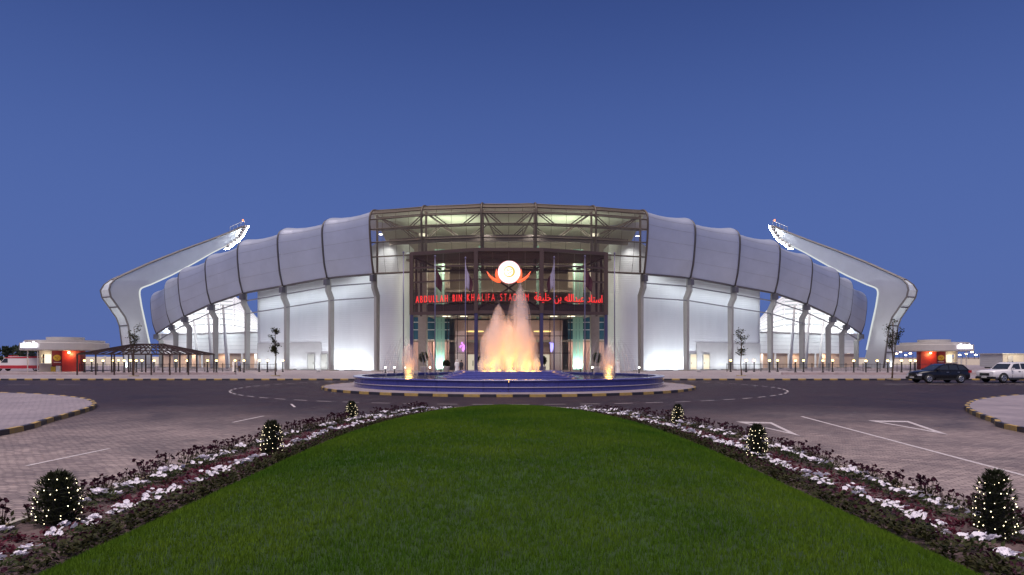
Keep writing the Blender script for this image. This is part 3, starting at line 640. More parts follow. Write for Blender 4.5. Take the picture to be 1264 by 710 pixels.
for x, c in ((-7.0, (.65, .2, 1)), (6.6, (.35, .3, 1))):
    b = MB()
    for k in range(6): b.tube([(x+random.uniform(-.5, .5), 104.35, 3.1+random.uniform(-.2, .6)), (x+random.uniform(-.4, .4), 104.35, 4.2+random.uniform(-.5, .6))], .09, 5)
    b.build('neon_panel', glow('neon_%d' % int(x), c, 3), stad)
for x in (-5.2, 5.2):
    b = MB(); b.lathe([(.9, 0), (1.35, 0), (1.35, .14), (.9, .14), (.9, 0)], (x, 105, 6.1), 24); b.build('ring_pendant', glow('gold_ring', (1, .62, .2), 2.2), stad)
lamp('hall_light', 'AREA', (0, 104, 7.9), 900, (1, .80, .66), 12, (0, 107, 0), sy=4)
# entrance glazing
for k in range(13):
    x = -9+1.5*k; bx('mullion', mat('dark_mullion', (.035, .03, .04), .4, .3), x-.05, x+.05, 99.6, 99.75, .15, 8.3)
    if k < 12:
        for z0, z1 in ((.25, 2.7), (2.9, 5.2), (5.4, 8.2)): bx('glass_pane', M_glass, x+.08, x+1.42, 99.66, 99.69, z0, z1)
for z in (2.8, 5.3): bx('transom', mat('dark_mullion', (.035, .03, .04)), -9, 9, 99.55, 99.8, z-.06, z+.06)
for x in (-5.3, 5.3, -1.6, 1.6):
    d_ = bx('entrance_door', glow('lit_doorway', (1, .82, .62), .9), x-.8, x+.8, 101.2, 101.3, .2, 2.6); bx('handle', M_rib, x-.06, x+.06, 101.1, 101.16, .9, 1.7, d_)
# visible downlights under the roof
for px, py, e in ((470, 289, 240), (597, 278, 160), (660, 278, 160), (787, 291, 240)):
    D = 99.5 if abs(px-628) > 100 else 96; p = at(px, py, D)
    b = MB(); b.lathe([(.02, .1), (.22, .1), (.26, -.02)], p, 12); h = b.build('downlight', M_rib, stad); b = MB(); b.lathe([(.0, -.03), (.23, -.03), (.23, -.06), (0, -.06)], p, 12); b.build('lens', M_spot, h)
    lamp('downlight_beam', 'SPOT', p+Vector((0, 0, -.15)), e*6, (1, .98, .92), .2, p+Vector((0, 3, -10)), cone=110)

# ---------------- portal frame with the sign
PP = [(-12.75, 89.6), (-4.13, 86.0), (4.13, 86.0), (12.75, 89.6)]
def portal(x):
    for i in range(3):
        a, c = PP[i], PP[i+1]
        if x <= c[0] or i == 2: t = (x-a[0])/(c[0]-a[0]); return Vector((x, a[1]+(c[1]-a[1])*t, 0)), math.atan2(c[1]-a[1], c[0]-a[0])
ZP0, ZP1 = 7.9, 15.75
M_blue = mat('post_blue', (.06, .055, .13), .35, .3)
gate = MB()
for x, y in PP: gate.box((x, y, (ZP0+ZP1)/2), (.5, .5, ZP1-ZP0+.3))
gate = gate.build('portal_frame', M_brown, stad)
for x, y in PP: b = MB(); b.box((x, y+.02, (.15+ZP0)/2), (.42, .42, ZP0-.3)); b.build('post', M_blue, gate)
for z, h in ((ZP1, .42), (13.85, .2), (12.0, .18), (9.25, .14), (ZP0, .4)):
    for i in range(3): b = MB(); b.bar((*PP[i], z), (*PP[i+1], z), .3, h); b.build('rail', M_brown, gate)
for i in range(3):
    n = 4 if i != 1 else 4
    for k in range(n):
        a = Vector((*PP[i], 0)).lerp(Vector((*PP[i+1], 0)), (k+.02)/n); c = Vector((*PP[i], 0)).lerp(Vector((*PP[i+1], 0)), (k+.98)/n)
        for z0, z1 in ((8.1, 9.15), (9.35, 11.9), (12.1, 13.72), (13.97, 15.5)):
            b = MB(); b.add([a+Vector((0, 0, z0)), c+Vector((0, 0, z0)), c+Vector((0, 0, z1)), a+Vector((0, 0, z1)), a+Vector((0, .03, z0)), c+Vector((0, .03, z0)), c+Vector((0, .03, z1)), a+Vector((0, .03, z1))], [(0, 1, 2, 3), (7, 6, 5, 4), (0, 4, 5, 1), (2, 6, 7, 3), (1, 5, 6, 2), (0, 3, 7, 4)]); b.build('glass_pane', M_smoke, gate)
for (xa, za, xc, zc) in ((-4, 13.7, 4, 8.2), (4, 13.7, -4, 8.2)): b = MB(); b.bar((xa, 86.3, za), (xc, 86.3 if xa < 0 else 86.5, zc), .2); b.build('brace', M_brown, gate)
for s in (-1, 1): b = MB(); b.bar((s*12.4, 89.8, 15.2), (s*9.6, 96, 14.6), .2); b.build('brace', M_brown, gate)
for k in range(26):                # slatted soffit of the portal roof
    f = k/25; y0_ = 86.3+f*11; b = MB()
    xl = 12.6 if y0_ > 89.7 else 4.13+(y0_-86)/3.6*8.5
    b.box((0, y0_, 15.62), (2*xl, .3, .1)); b.build('soffit_slat', M_slat, gate)
b = MB(); b.add([(-12.75, 89.6, 15.95), (-4.13, 86, 15.95), (4.13, 86, 15.95), (12.75, 89.6, 15.95), (12.75, 97.4, 15.95), (-12.75, 97.4, 15.95)], [tuple(range(6))]); b.build('canopy_roof', mat('canopy_sheet', (.10, .09, .12), .5), gate)
for s in (-1, 1):
    for y in (92, 97): bx('rafter', M_brown, min(s*12.6, s*12.3), max(s*12.6, s*12.3), y-.2, y+.2, 8, 15.6, gate)

# sign lettering, one glyph at a time along the bent portal front
M_red = glow('sign_red', (1, .03, .03), 1.15)
tmp = []
def glyph(body, size):
    c = bpy.data.curves.new('letter', 'FONT'); c.body = body; c.size = size; c.extrude = .06; c.offset = -.012; o = bpy.data.objects.new('letter_source', c); COL.objects.link(o); tmp.append(o); return o
eng = 'ABDULLAH BIN KHALIFA STADIUM'; src = [glyph(ch, 1.30) if ch != ' ' else None for ch in eng]
ara = ['\uFE94\uFED4\uFEF4\uFEE0\uFEA7', '\uFEE6\uFE91', '\uFEEA\uFEE0\uFEDF\uFE8D\uFEAA\uFE92\uFECB', '\uFEA9\uFE8E\uFE98\uFEB3\uFE8D']; asrc = [glyph(a_, 1.42) for a_ in ara]
bpy.context.view_layer.update(); dg = bpy.context.evaluated_depsgraph_get()
def glyph_mesh(o, nm):
    me = bpy.data.meshes.new_from_object(o.evaluated_get(dg)); me.name = nm; xs = [v.co.x for v in me.vertices]; a_, c_ = min(xs), max(xs)
    for v in me.vertices: v.co.x -= a_
    return me, c_-a_
sign = bpy.data.objects.new('entrance_sign', None); COL.objects.link(sign); sign.parent = stad; OFF[sign.name] = OFF[stad.name]; so = Vector(OFF[stad.name])
def set_line(items, x0, x1, gap, space, z, nm):
    tot = sum((space if it is None else it[1]+gap) for it in items)-gap; k = (x1-x0)/tot; x = x0
    for it in items:
        if it is None: x += space*k; continue
        me, wd = it; p, a_ = portal(x+wd*k/2); d = Vector((math.cos(a_), math.sin(a_), 0)); n = Vector((d.y, -d.x, 0))
        me.materials.clear(); me.materials.append(M_red); o = bpy.data.objects.new(nm, me); COL.objects.link(o); o.parent = sign
        q = p-d*(wd*k/2)+n*.32; o.location = Vector((q.x, q.y, z))-so; o.rotation_euler = (PI/2, 0, a_); o.scale = (k, 1, 1); x += (wd+gap)*k
set_line([None if s_ is None else glyph_mesh(s_, 'letter') for s_ in src], -12.0, 2.5, .42, .9, 9.28, 'letter')
items = []
for s_ in asrc: items += [glyph_mesh(s_, 'arabic_word'), None]
set_line(items[:-1], 3.0, 12.15, 0, .42, 9.28, 'arabic_word')
for o in tmp: bpy.data.objects.remove(o)
# round crest with the two red horn-shaped flourishes
cz = 12.85
b = MB(); b.tube([(0.05, 85.75, cz), (0.05, 85.35, cz)], 1.40, 40); crest = b.build('crest_disc', glow('crest_white', (1, .97, .98), 1.25), sign)
b = MB(); b.tube([(0.05+1.42*math.cos(t), 85.55, cz+1.42*math.sin(t)) for t in [2*PI*k/40 for k in range(41)]], .05, 5); b.build('crest_rim', glow('rim_red', (.9, .12, .15), 1.0), crest)
M_gold = mat('crest_gold', (.60, .50, .08), .4, emit=(.8, .62, .08), estr=.55)
b = MB(); N_ = 44
for k in range(N_):
    t0, t1 = 2*PI*k/N_, 2*PI*(k+1)/N_
    for (t, e) in ((t0, 0), (t1, 0)): 
        w_ = .07+.075*(1+math.cos(t-.1)); b.v += [(.07+(.70-w_)*math.cos(t), 85.32, cz+.05+(.70-w_)*math.sin(t)), (.07+.70*math.cos(t), 85.32, cz+.05+.70*math.sin(t))]
    q = len(b.v)-4; b.f.append((q, q+1, q+3, q+2))
b.build('crest_ring', M_gold, crest)
b = MB()
for (x, z, r) in ((-.25, .2, .13), (-.05, .1, .1), (.2, .25, .12), (.1, -.1, .1), (-.1, -.2, .1), (.25, .0, .09)): b.tube([(x, 85.33, cz+z), (x+r, 85.33, cz+z+r*.6), (x+1.6*r, 85.33, cz+z)], [r*.4, r*.7, r*.25], 6)
b.build('crest_device', M_gold, crest)
M_horn = glow('horn_red', (1, .11, .03), 1.7)
for s in (-1, 1):
    for curve in ([(-1.02, 11.62), (-1.45, 11.75), (-1.95, 12.0), (-2.4, 12.4), (-2.75, 12.95)], [(-1.1, 11.65), (-1.35, 11.95), (-1.5, 12.35), (-1.55, 12.8), (-1.55, 13.3)]):
        b = MB(); pts = [(s*-1*x if s > 0 else x, 85.5, z) for x, z in curve]; b.tube(smooth3(pts) if False else pts, [.10, .20, .18, .12, .03], 8); b.build('horn', M_horn, sign, True)
# ------------------------------------------------------------------ floodlight masts: folded box arms leaning in over the shell corners
M_mast = mat('mast_metal', (.56, .58, .61), .38, .6, var=.05, vscale=.4, bump=.08, bscale=30)
M_mastp = mat('mast_edge_panel', (.66, .72, .74), .35, .2, var=.12, vscale=1.2)
M_lens = glow('flood_lens', (.95, 1, 1), 90)
outl_o = [(165, 457), (162.5, 435), (158.2, 402), (154.4, 391.8), (145.5, 379), (136.6, 366.5), (134.6, 357.6), (136, 351), (141.7, 345), (150.6, 340.6), (186, 324.6), (224, 309.4), (262, 295.5), (285, 286.6), (302, 279)]
outl_i = [(190.5, 457), (186, 432), (179.7, 402), (174.6, 379), (172.2, 364), (172.2, 360), (172.9, 357.6), (174.6, 355.8), (178, 354.2), (186, 351.3), (211.4, 339.8), (236.7, 326.4), (262, 312), (280, 303), (294, 293)]
PHI = R(57); P0 = Vector((-68.3, 127, 0)); DR = Vector((math.cos(PHI), math.sin(PHI), 0)); NM = Vector((math.sin(PHI), -math.cos(PHI), 0))
def on_plane(px, py):
    r = Vector(((px-CX)/FOC, 1, (HY-py)/FOC)); o = Vector((0, 0, EYE)); k = (P0-o).dot(NM)/r.dot(NM); q = o+r*k; return ((q-P0).dot(DR), q.z)
OO = [on_plane(*p) for p in outl_o]; II = [on_plane(*p) for p in outl_i]
for p in (OO, II): p[0] = (p[0][0], .1)
TH = 3.0
for sx, lab in ((-1, 'silver cranked floodlight mast beside the dark pergola'), (1, 'silver cranked floodlight mast beside the parked black SUV')):
    def W3(s, z, t): q = P0+DR*s-NM*(t); return Vector((q.x if sx < 0 else -q.x, q.y, z))
    root = thing('floodlight_mast', lab, 'light mast', tuple(W3(OO[0][0]+1.5, .1, 1.5)), 'floodlight masts at the stadium corners')
    n = len(OO); thick = [TH*(1 if k < 7 else max(.3, 1-.28*(k-6))) for k in range(n)]
    for nm_, t in (('side_plate', 0), ('side_plate', 1)):
        b = MB(); b.v = [W3(*OO[k], thick[k]*t) for k in range(n)]+[W3(*II[k], thick[k]*t) for k in range(n)]; b.v = [tuple(v) for v in b.v]
        b.f = [(k, k+1, n+k+1, n+k) for k in range(n-1)]; b.build(nm_, M_mast, root)
    # outer edge: framed panels, one per fold
    cuts = [0, 1, 2, 4, 5, 8, 9, 10, 11, 12, 13, 14]
    for a_, c_ in zip(cuts[:-1], cuts[1:]):
        b = MB()
        for k in range(a_, c_): 
            i0 = len(b.v); b.v += [tuple(W3(*OO[k], .12)), tuple(W3(*OO[k], thick[k]-.12)), tuple(W3(*OO[k+1], thick[k+1]-.12)), tuple(W3(*OO[k+1], .12))]; b.f.append((i0, i0+1, i0+2, i0+3))
        b.build('edge_panel', M_mastp if c_ <= 8 else M_mast, root)
        fr = MB(); fr.bar(W3(*OO[a_], 0), W3(*OO[a_], thick[a_]), .22); fr.build('panel_joint', mat('mast_joint', (.16, .15, .15), .5, .4), root)
    for tt in (0, 1):
        fr = MB(); fr.tube([W3(*OO[k], thick[k]*tt) for k in range(n)], .16, 6); fr.build('edge_trim', mat('mast_joint', (.16, .15, .15)), root, True)
    b = MB()
    for k in range(n-1): i0 = len(b.v); b.v += [tuple(W3(*II[k], 0)), tuple(W3(*II[k], thick[k])), tuple(W3(*II[k+1], thick[k+1])), tuple(W3(*II[k+1], 0))]; b.f.append((i0, i0+1, i0+2, i0+3))
    b.build('inner_panel', M_mastp, root)
    fr = MB(); fr.tube([W3(*II[k], -.03) for k in range(1, n)], .14, 6); fr.build('lit_flange', glow('flange_glow', (.95, 1, .98), .7), root, True)  # inner edge flange; the light on it is put in as glow
    b = MB(); b.add([W3(*OO[-1], 0), W3(*OO[-1], thick[-1]), W3(*II[-1], thick[-1]), W3(*II[-1], 0)], [(0, 1, 2, 3)]); b.build('tip_panel', M_mast, root)
    # lamp heads along the tip
    tip = Vector((OO[-1][0], OO[-1][1])); low = Vector((II[-1][0], II[-1][1])); lo2 = Vector((II[-2][0], II[-2][1]))
    spots = [tip.lerp(low, f) for f in (.05, .3, .55, .8)]+[low.lerp(lo2, f) for f in (.1, .4, .7, 1)]
    for q in spots:
        for t in (-.1, .75):
            c = W3(q.x+.15, q.y-.05, t); d_ = (W3(q.x+1, q.y-.5, t)-c).normalized()
            b = MB(); b.tube([c-d_*.25, c, c+d_*.32], [.25, .45, .55], 10); h = b.build('lamp_head', mat('fixture', (.25, .25, .26)), root, True)
            b = MB(); b.tube([c+d_*.33, c+d_*.36], .62, 12); b.build('lens', M_lens, h)
    p = W3(tip.x+.6, tip.y-1.2, -2.2); lamp('tip_spill', 'POINT', p, 420, (.95, 1, 1), .4)  # added point light standing for floodlight spill on the arm face
    b = MB()
    for k, f in enumerate((0, .25, .5, .75, 1)):
        q = Vector(OO[-2]).lerp(Vector(OO[-1]), f*1.05); b.tube([W3(q.x, q.y, .3), W3(q.x, q.y+1.1, .3)], .05, 4)
    q0 = Vector(OO[-2]); q1 = Vector(OO[-2]).lerp(Vector(OO[-1]), 1.05); b.tube([W3(q0.x, q0.y+1.1, .3), W3(q1.x, q1.y+1.1, .3)], .05, 4); b.build('railing', mat('galvanised', (.45, .46, .48), .5, .5), root)
    rd = MB(); rd.tube([W3(q1.x-.4, q1.y+.9, .3), W3(q1.x-.4, q1.y+1.3, .3)], .16, 8); rd.build('beacon', glow('beacon_red', (1, .25, .08), 3), root)
    p = W3(low.x+1.0, low.y-.6, .7); lamp('pitch_flood', 'SPOT', p, 26000, (.94, .99, 1), .5, (0, 175, 0), cone=100, blend=.8)
    q = W3(OO[2][0]+1, 0, -5); lamp('mast_uplight', 'SPOT', (q.x, q.y, .5), 4500, (.98, 1, 1), .3, W3(OO[6][0]+2, 13, 0), cone=70, blend=1)
    fx = MB(); fx.box((q.x, q.y, .3), (.6, .5, .3)); fx.build('ground_flood', mat('fixture', (.25, .25, .26)), root)
    q = P0-DR*8-NM*1.5; q = Vector((q.x if sx < 0 else -q.x, q.y, .5)); lamp('mast_uplight', 'SPOT', q, 2200, (.9, 1, 1), .3, W3(OO[5][0], 9, 1.5), cone=70, blend=1)
    fx = MB(); fx.box((q.x, q.y, .3), (.6, .5, .3)); fx.build('ground_flood', mat('fixture', (.25, .25, .26)), root)

# ------------------------------------------------------------------ fountain
M_tile = mat('purple_mosaic', (.048, .052, .23), .18, var=.35, vscale=14, bump=.15, bscale=60, coat=.3)
M_step = mat('plinth_mosaic', (.075, .08, .27), .22, var=.2, vscale=8, coat=.2)
M_cap = mat('basin_cap', (.30, .27, .33), .3, var=.15, vscale=5)
M_water = mat('basin_water', (.03, .035, .06), .04, bump=.6, bscale=5, spec=.7)
fo = thing('fountain', 'round fountain with purple tiled basin and orange-lit water jets', 'fountain', (0, 51, 0))
ap = MB(); ap.lathe([(11.2, .15), (13.35, .15)], (0, 51, 0), 96); apron = tag(ap.build('fountain_island', M_isl), kind='structure')
kerb_run([(13.35*math.cos(-t), 51+13.35*math.sin(-t)) for t in [2*PI*k/90 for k in range(90)]], apron, L=.9, closed=True, keep=lambda p: p.y < 60)
for k in range(48):
    a0, a1 = 2*PI*k/48+.0012, 2*PI*(k+1)/48-.0012; b = MB(); b.lathe([(11.25, .1), (11.25, .80)], (0, 51, 0), 3, a0, a1); b.lathe([(10.8, .1), (10.8, .80)], (0, 51, 0), 3, a0, a1); b.build('basin_panel', M_tile, fo)
b = MB(); b.lathe([(10.75, .79), (11.33, .79), (11.36, .83), (11.33, .88), (10.75, .88), (10.75, .79)], (0, 51, 0), 96); b.build('basin_rim', M_tile, fo)
b = MB(); b.lathe([(0, .70), (10.78, .70)], (0, 51, 0), 64); b.build('water', M_water, fo)
b = MB(); b.lathe([(11.28, .40), (11.32, .43), (11.28, .46)], (0, 51, 0), 96); b.build('wall_line', M_cap, fo)
pl = None
for k, (r0, z0, z1) in enumerate(((5.3, .60, .78), (4.9, .78, .88), (4.55, .88, .99), (4.25, .99, 1.10), (4.0, 1.10, 1.20))):
    b = MB(); b.lathe([(0, z0), (r0, z0), (r0, z1-.02), (r0-.03, z1), (0, z1)], (0, 51, 0), 64); b.build('plinth_step', M_step, fo)
def water_mat(name, dens):
    m = bpy.data.materials.new(name); m.use_nodes = True; n = m.node_tree; n.nodes.remove(n.nodes['Principled BSDF']); out = n.nodes['Material Output']
    di = n.nodes.new('ShaderNodeBsdfDiffuse'); tl = n.nodes.new('ShaderNodeBsdfTranslucent'); di.inputs[0].default_value = tl.inputs[0].default_value = (.80, .80, .82, 1)
    m1 = n.nodes.new('ShaderNodeMixShader'); m1.inputs[0].default_value = .5; n.links.new(di.outputs[0], m1.inputs[1]); n.links.new(tl.outputs[0], m1.inputs[2])
    t = n.nodes.new('ShaderNodeTexCoord'); mp = n.nodes.new('ShaderNodeMapping'); mp.inputs['Scale'].default_value = (3.5, 3.5, .55); n.links.new(t.outputs['Object'], mp.inputs[0])
    no = n.nodes.new('ShaderNodeTexNoise'); no.inputs['Scale'].default_value = 1.4; no.inputs['Detail'].default_value = 3; no.inputs['Roughness'].default_value = .6; n.links.new(mp.outputs[0], no.inputs['Vector'])
    # water thins towards the top of the spray
    sp = n.nodes.new('ShaderNodeSeparateXYZ'); n.links.new(t.outputs['Generated'], sp.inputs[0])
    fd = n.nodes.new('ShaderNodeMapRange'); fd.inputs[1].default_value = .45; fd.inputs[2].default_value = 1.0; fd.inputs[3].default_value = 1; fd.inputs[4].default_value = .0; n.links.new(sp.outputs['Z'], fd.inputs[0])
    mr = n.nodes.new('ShaderNodeMapRange'); mr.inputs[1].default_value = .36; mr.inputs[2].default_value = .68; mr.inputs[3].default_value = dens*.35; mr.inputs[4].default_value = dens*1.5; n.links.new(no.outputs[0], mr.inputs[0])
    mu = n.nodes.new('ShaderNodeMath'); mu.operation = 'MULTIPLY'; mu.use_clamp = True; n.links.new(mr.outputs[0], mu.inputs[0]); n.links.new(fd.outputs[0], mu.inputs[1])
    tr = n.nodes.new('ShaderNodeBsdfTransparent'); mx = n.nodes.new('ShaderNodeMixShader'); n.links.new(mu.outputs[0], mx.inputs[0]); n.links.new(tr.outputs[0], mx.inputs[1]); n.links.new(m1.outputs[0], mx.inputs[2]); n.links.new(mx.outputs[0], out.inputs[0])
    return m
M_jet = water_mat('jet_water', .18); M_spray = water_mat('spray_water', .17)
def jet(x, y, z0, z1, rb, rm, m, shells=7, seed=0, tilt=(0, 0)):
    b = MB(); H = z1-z0; rg = random.Random(seed)
    for s in range(shells):
        k = (s+1)/shells; hh = H*(.80+.2*(1-k)+rg.uniform(-.05, .03)); ph = rg.uniform(0, 6); NR, NA = 16, 14; vs = []
        for j in range(NR+1):
            f = j/NR; r = (rb+(rm-rb)*min(1, f*2.2))*(1 if f < .55 else math.sqrt(max(0, 1-((f-.55)/.45)**2)))*k
            for a in range(NA):
                t = 2*PI*a/NA; q = r*(1+.16*math.sin(3*t+ph+f*2)+.1*math.sin(5*t-ph*2+f*5)); vs.append((x+tilt[0]*f+q*math.cos(t), y+tilt[1]*f+q*math.sin(t), z0+hh*f))
        b.add(vs, [(j*NA+a, j*NA+(a+1) % NA, (j+1)*NA+(a+1) % NA, (j+1)*NA+a) for j in range(NR) for a in range(NA)])
    return b.build('water_jet', m, fo, True)
OR = (1, .34, .045)
jets = [(-.95, -1.1, 6.2), (0.05, -1.2, 5.4), (1.05, -1.0, 5.9), (1.5, 0, 4.9), (1.0, 1.2, 5.6), (-.1, 1.4, 6.0), (-1.1, 1.1, 5.9), (-1.55, .1, 5.0)]
for k, (x, y, z) in enumerate(jets): jet(x, 51+y, 1.15, z, .30, .62, M_jet, 6, k)
jet(.85, 51.0, 1.15, 8.6, .35, .78, M_jet, 8, 20); jet(-.75, 51.0, 1.15, 7.0, .3, .66, M_jet, 6, 22)
for k in range(16):            # small nozzle jets round the plinth edge
    t = 2*PI*k/16; jet(2.15*math.cos(t), 51+2.15*math.sin(t), 1.15, 2.5+.4*math.sin(k*2.1), .10, .22, M_jet, 4, 40+k)
M_ul = glow('underwater_lens', (1, .55, .12), 7)
for k in range(9):
    t = 2*PI*k/8; r = 1.25 if k < 8 else 0; x, y = r*math.cos(t)+.1, 51+r*math.sin(t)
    b = MB(); b.lathe([(.02, .05), (.16, .05), (.18, .0)], (x, y, 1.21), 10); l_ = b.build('underwater_lamp', M_ul, fo)
    lamp('jet_light', 'SPOT', (x, y, 1.3), 1150, OR, .12, (x*1.05, 51+(y-51)*1.05, 8), cone=75, blend=1)
    lamp('jet_glow', 'POINT', (x*1.5, 51+(y-51)*1.5, 1.6), 52, (1, .50, .08), .45)
for sx in (-1, 1):
    x0 = sx*7.45
    jet(x0, 51, .7, 3.7, .30, .5, M_spray, 6, 60+sx); jet(x0+.1, 51.2, .7, 2.4, .4, .5, M_spray, 4, 62+sx)
    for k in range(18):
        t = 2*PI*k/18+random.uniform(-.1, .1); rr = random.uniform(1.3, 2.3); top = random.uniform(3.2, 3.9); P = []
        for j in range(11):
            f = j/10; q = rr*f; z = 2.6+(top-2.6)*(1-((f-.32)/.32)**2) if f < .64 else 0
            z = 2.7+ (top-2.7)*4*(f*.8)*(1-f*.8)/1.0 - 2.6*max(0, f-.45)**1.6*2.2
            P.append((x0+q*math.cos(t), 51+q*math.sin(t), max(z, .72)))
        b = MB(); b.tube(P, [.03+.035*j/10 for j in range(11)], 5, False); b.build('spray_arc', M_spray, fo, True)
    b = MB(); b.lathe([(.02, .06), (.2, .06), (.22, 0)], (x0, 51, .72), 10); b.build('underwater_lamp', M_ul, fo)
    lamp('spray_light', 'SPOT', (x0, 50.8, .85), 420, OR, .12, (x0, 51, 6), cone=80, blend=1); lamp('spray_glow', 'POINT', (x0, 50.3, 1.1), 30, (1, .5, .08), .15)
b = MB(); b.lathe([(.02, .05), (.2, .05), (.22, 0)], (0, 41.2, .72), 10); b.build('underwater_lamp', M_ul, fo); lamp('rim_glow', 'POINT', (0, 41.2, 1.0), 7, (1, .5, .1), .1)

# ------------------------------------------------------------------ flagpoles and flags
M_pole = mat('pole_metal', (.16, .15, .25), .35, .6); M_mar = mat('maroon_flag', (.055, .012, .025), .8, var=.3, vscale=3); M_flw = mat('pale_flag', (.30, .27, .38), .8, var=.2, vscale=3)
poles = [(498, 76, 313.5, None), (537, 78, 318, 0), (574.5, 80, 320, 1), (684, 80, 319.5, 1), (722, 78, 318, 0), (758.7, 76, 314.5, None)]
pl_lab = ['bare flagpole at the edge of the white drum wall, outer left of the row', 'flagpole with a dark drooping flag by the word ABDULLAH', 'flagpole with a pale drooping flag by the word BIN', 'flagpole with a pale drooping flag crossing the Arabic lettering', 'flagpole with a dark drooping flag at the start of the Arabic lettering', 'bare flagpole beside the right drum wall, outer right of the row']
fl_lab = [None, 'dark maroon flag hanging limp over the word ABDULLAH', 'pale lavender flag hanging limp above the word BIN', 'pale lavender flag hanging limp above the Arabic lettering', 'dark maroon flag hanging limp near the right end of the portal', None]
for (px, D, ty, kind), lab, fl in zip(poles, pl_lab, fl_lab):
    p = at(px, ty, D); r = thing('flagpole', lab, 'flagpole', (p.x, D, .15), 'flagpoles before the entrance')
    b = MB(); b.tube([(p.x, D, .15), (p.x, D, p.z)], [.08, .05], 8); b.build('pole', M_pole, r, True)
    b = MB(); b.lathe([(.02, .3), (.12, .22), (.12, .1), (.02, 0)], (p.x, D, p.z), 8); b.build('finial', M_pole, r, True)
    b = MB(); b.lathe([(.35, 0), (.35, .12), (.15, .2)], (p.x, D, .15), 12); b.build('base', M_conc, r)
    if kind is not None:
        b = MB(); zt = p.z-.7; sg = 1 if px < 628 else -1
        if px > 700: sg = 1
        def fg(u, v):
            dr = 2.6*v; wd = .15+.75*math.sin(min(1, v*1.25)*PI*.62)*(1-.25*v); return Vector((p.x+sg*(.09+u*wd), D-.05+.13*math.sin(u*9+v*3)*u, zt-dr-.9*u*(1-v*.2)))
        b.grid(fg, 12, 12); o = b.build('flag', M_mar if kind == 0 else M_flw, None, True)
        sm = o.modifiers.new('thickness', 'SOLIDIFY'); sm.thickness = .012; tag(o, fl, 'flag', 'flags on the entrance flagpoles')
        if kind == 1:
            o.data.materials.append(M_mar)
            for f_ in o.data.polygons:
                if f_.center.x*sg > (p.x*sg+.45): f_.material_index = 1

# ------------------------------------------------------------------ plants and small lamps on the plaza
def crown(n, size, cen, rad, mt_seed=0, squash=1.0, hollow=.35):
    b = MB()
    for _ in range(n):
        d = Vector((random.gauss(0, 1), random.gauss(0, 1), random.gauss(0, 1))).normalized(); r = rad*(hollow+(1-hollow)*random.random()**.6); c = Vector(cen)+Vector((d.x*r, d.y*r, d.z*r*squash))
        e = (d+Vector((random.uniform(-1, 1), random.uniform(-1, 1), random.uniform(-.6, .8)))).normalized(); s = e.cross(Vector((random.random()-.5, random.random()-.5, 1))).normalized()*size*.35; L = size*random.uniform(.7, 1.4)
        b.add([c, c+e*L*.5+s, c+e*L, c+e*L*.5-s], [(0, 1, 2, 3)])
    return b
M_top = leaf_mat('topiary_leaf', (.020, .032, .016), (.05, .06, .03)); M_pot = mat('white_pot', (.55, .52, .50), .5, var=.08, vscale=4)
for px, py, D, r, lab in ((523, 441, 87, .62, 'ball topiary in a pale pot beside the left tan column'), (737, 441.5, 87, .62, 'ball topiary in a pale pot beside the right tan column'), (591, 445, 92, .55, 'dark ball topiary left of the tall water jets'), (670, 445, 92, .55, 'dark ball topiary right of the tall water jets'), (551, 449, 90, .45, 'small leafy topiary in a pot by the green glass fins')):
    p = at(px, py, D); x = p.x; r_ = thing('potted_topiary', lab, 'topiary', (x, D, .15), 'potted topiaries at the entrance')
    b = MB(); b.lathe([(.02, 0), (.34, 0), (.42, .75), (.46, .78), (.46, .84), (.38, .84), (.36, .76), (0, .76)], (x, D, .15), 14); b.build('pot', M_pot, r_, True)
    b = MB(); b.tube([(x, D, .8), (x+.02, D, p.z)], .05, 6); b.build('trunk', M_bark, r_)
    b = crown(700, .14, (x, D, p.z), r, hollow=.7); b.build('crown', M_top, r_)
    b = MB(); b.lathe([(0, -r*.8)]+[(r*.8*math.cos(t), r*.8*math.sin(t)) for t in np.linspace(-1.3, 1.3, 8)]+[(0, r*.8)], (x, D, p.z), 10); b.build('inner_branches', mat('inner_twig', (.014, .014, .01)), r_)
M_post = mat('black_post', (.018, .018, .020), .5, .2); M_warm = glow('warm_globe', (1, .62, .22), 9); M_wl = glow('white_globe', (1, .93, .78), 10)
def bollard(name, x, D, h, m, label, group, r=.07, e=10, col=(1, .7, .35)):
    t = thing(name, label, 'lamp', (x, D, .15), group)
    b = MB(); b.lathe([(r*1.9, 0), (r*1.9, .12), (r, .16), (r, h-.32), (r*1.3, h-.3), (r*1.3, h-.25)], (x, D, .15), 8); b.build('post', M_post, t)
    b = MB(); b.lathe([(.02, h-.25), (r*1.6, h-.2), (r*1.75, h-.08), (r*1.1, h-.02), (.02, h)], (x, D, .15), 10); b.build('globe', m, t, True)
    b = MB(); b.lathe([(r*1.9, h-.02), (.02, h+.08)], (x, D, .15), 8); b.build('cap', M_post, t)
    if e: lamp('bollard_glow', 'POINT', (x, D-.35, h+.0), e, col, .1)
for k, px in enumerate((487, 496, 510, 537, 550.5)): p = gnd(px, 460.5); bollard('garden_lamp', p.x, 88+k % 2, .85, M_wl, 'small white garden lamp at the entrance, %s from the left drum wall' % ordn(k), 'garden lamps left of the entrance', .06, 5, (1, .9, .75))
for k, px in enumerate((777, 746.5, 723.5, 711)): p = gnd(px, 460.5); bollard('garden_lamp', p.x, 88+k % 2, .85, M_wl, 'small white garden lamp at the entrance, %s from the right drum wall' % ordn(k), 'garden lamps right of the entrance', .06, 5, (1, .9, .75))
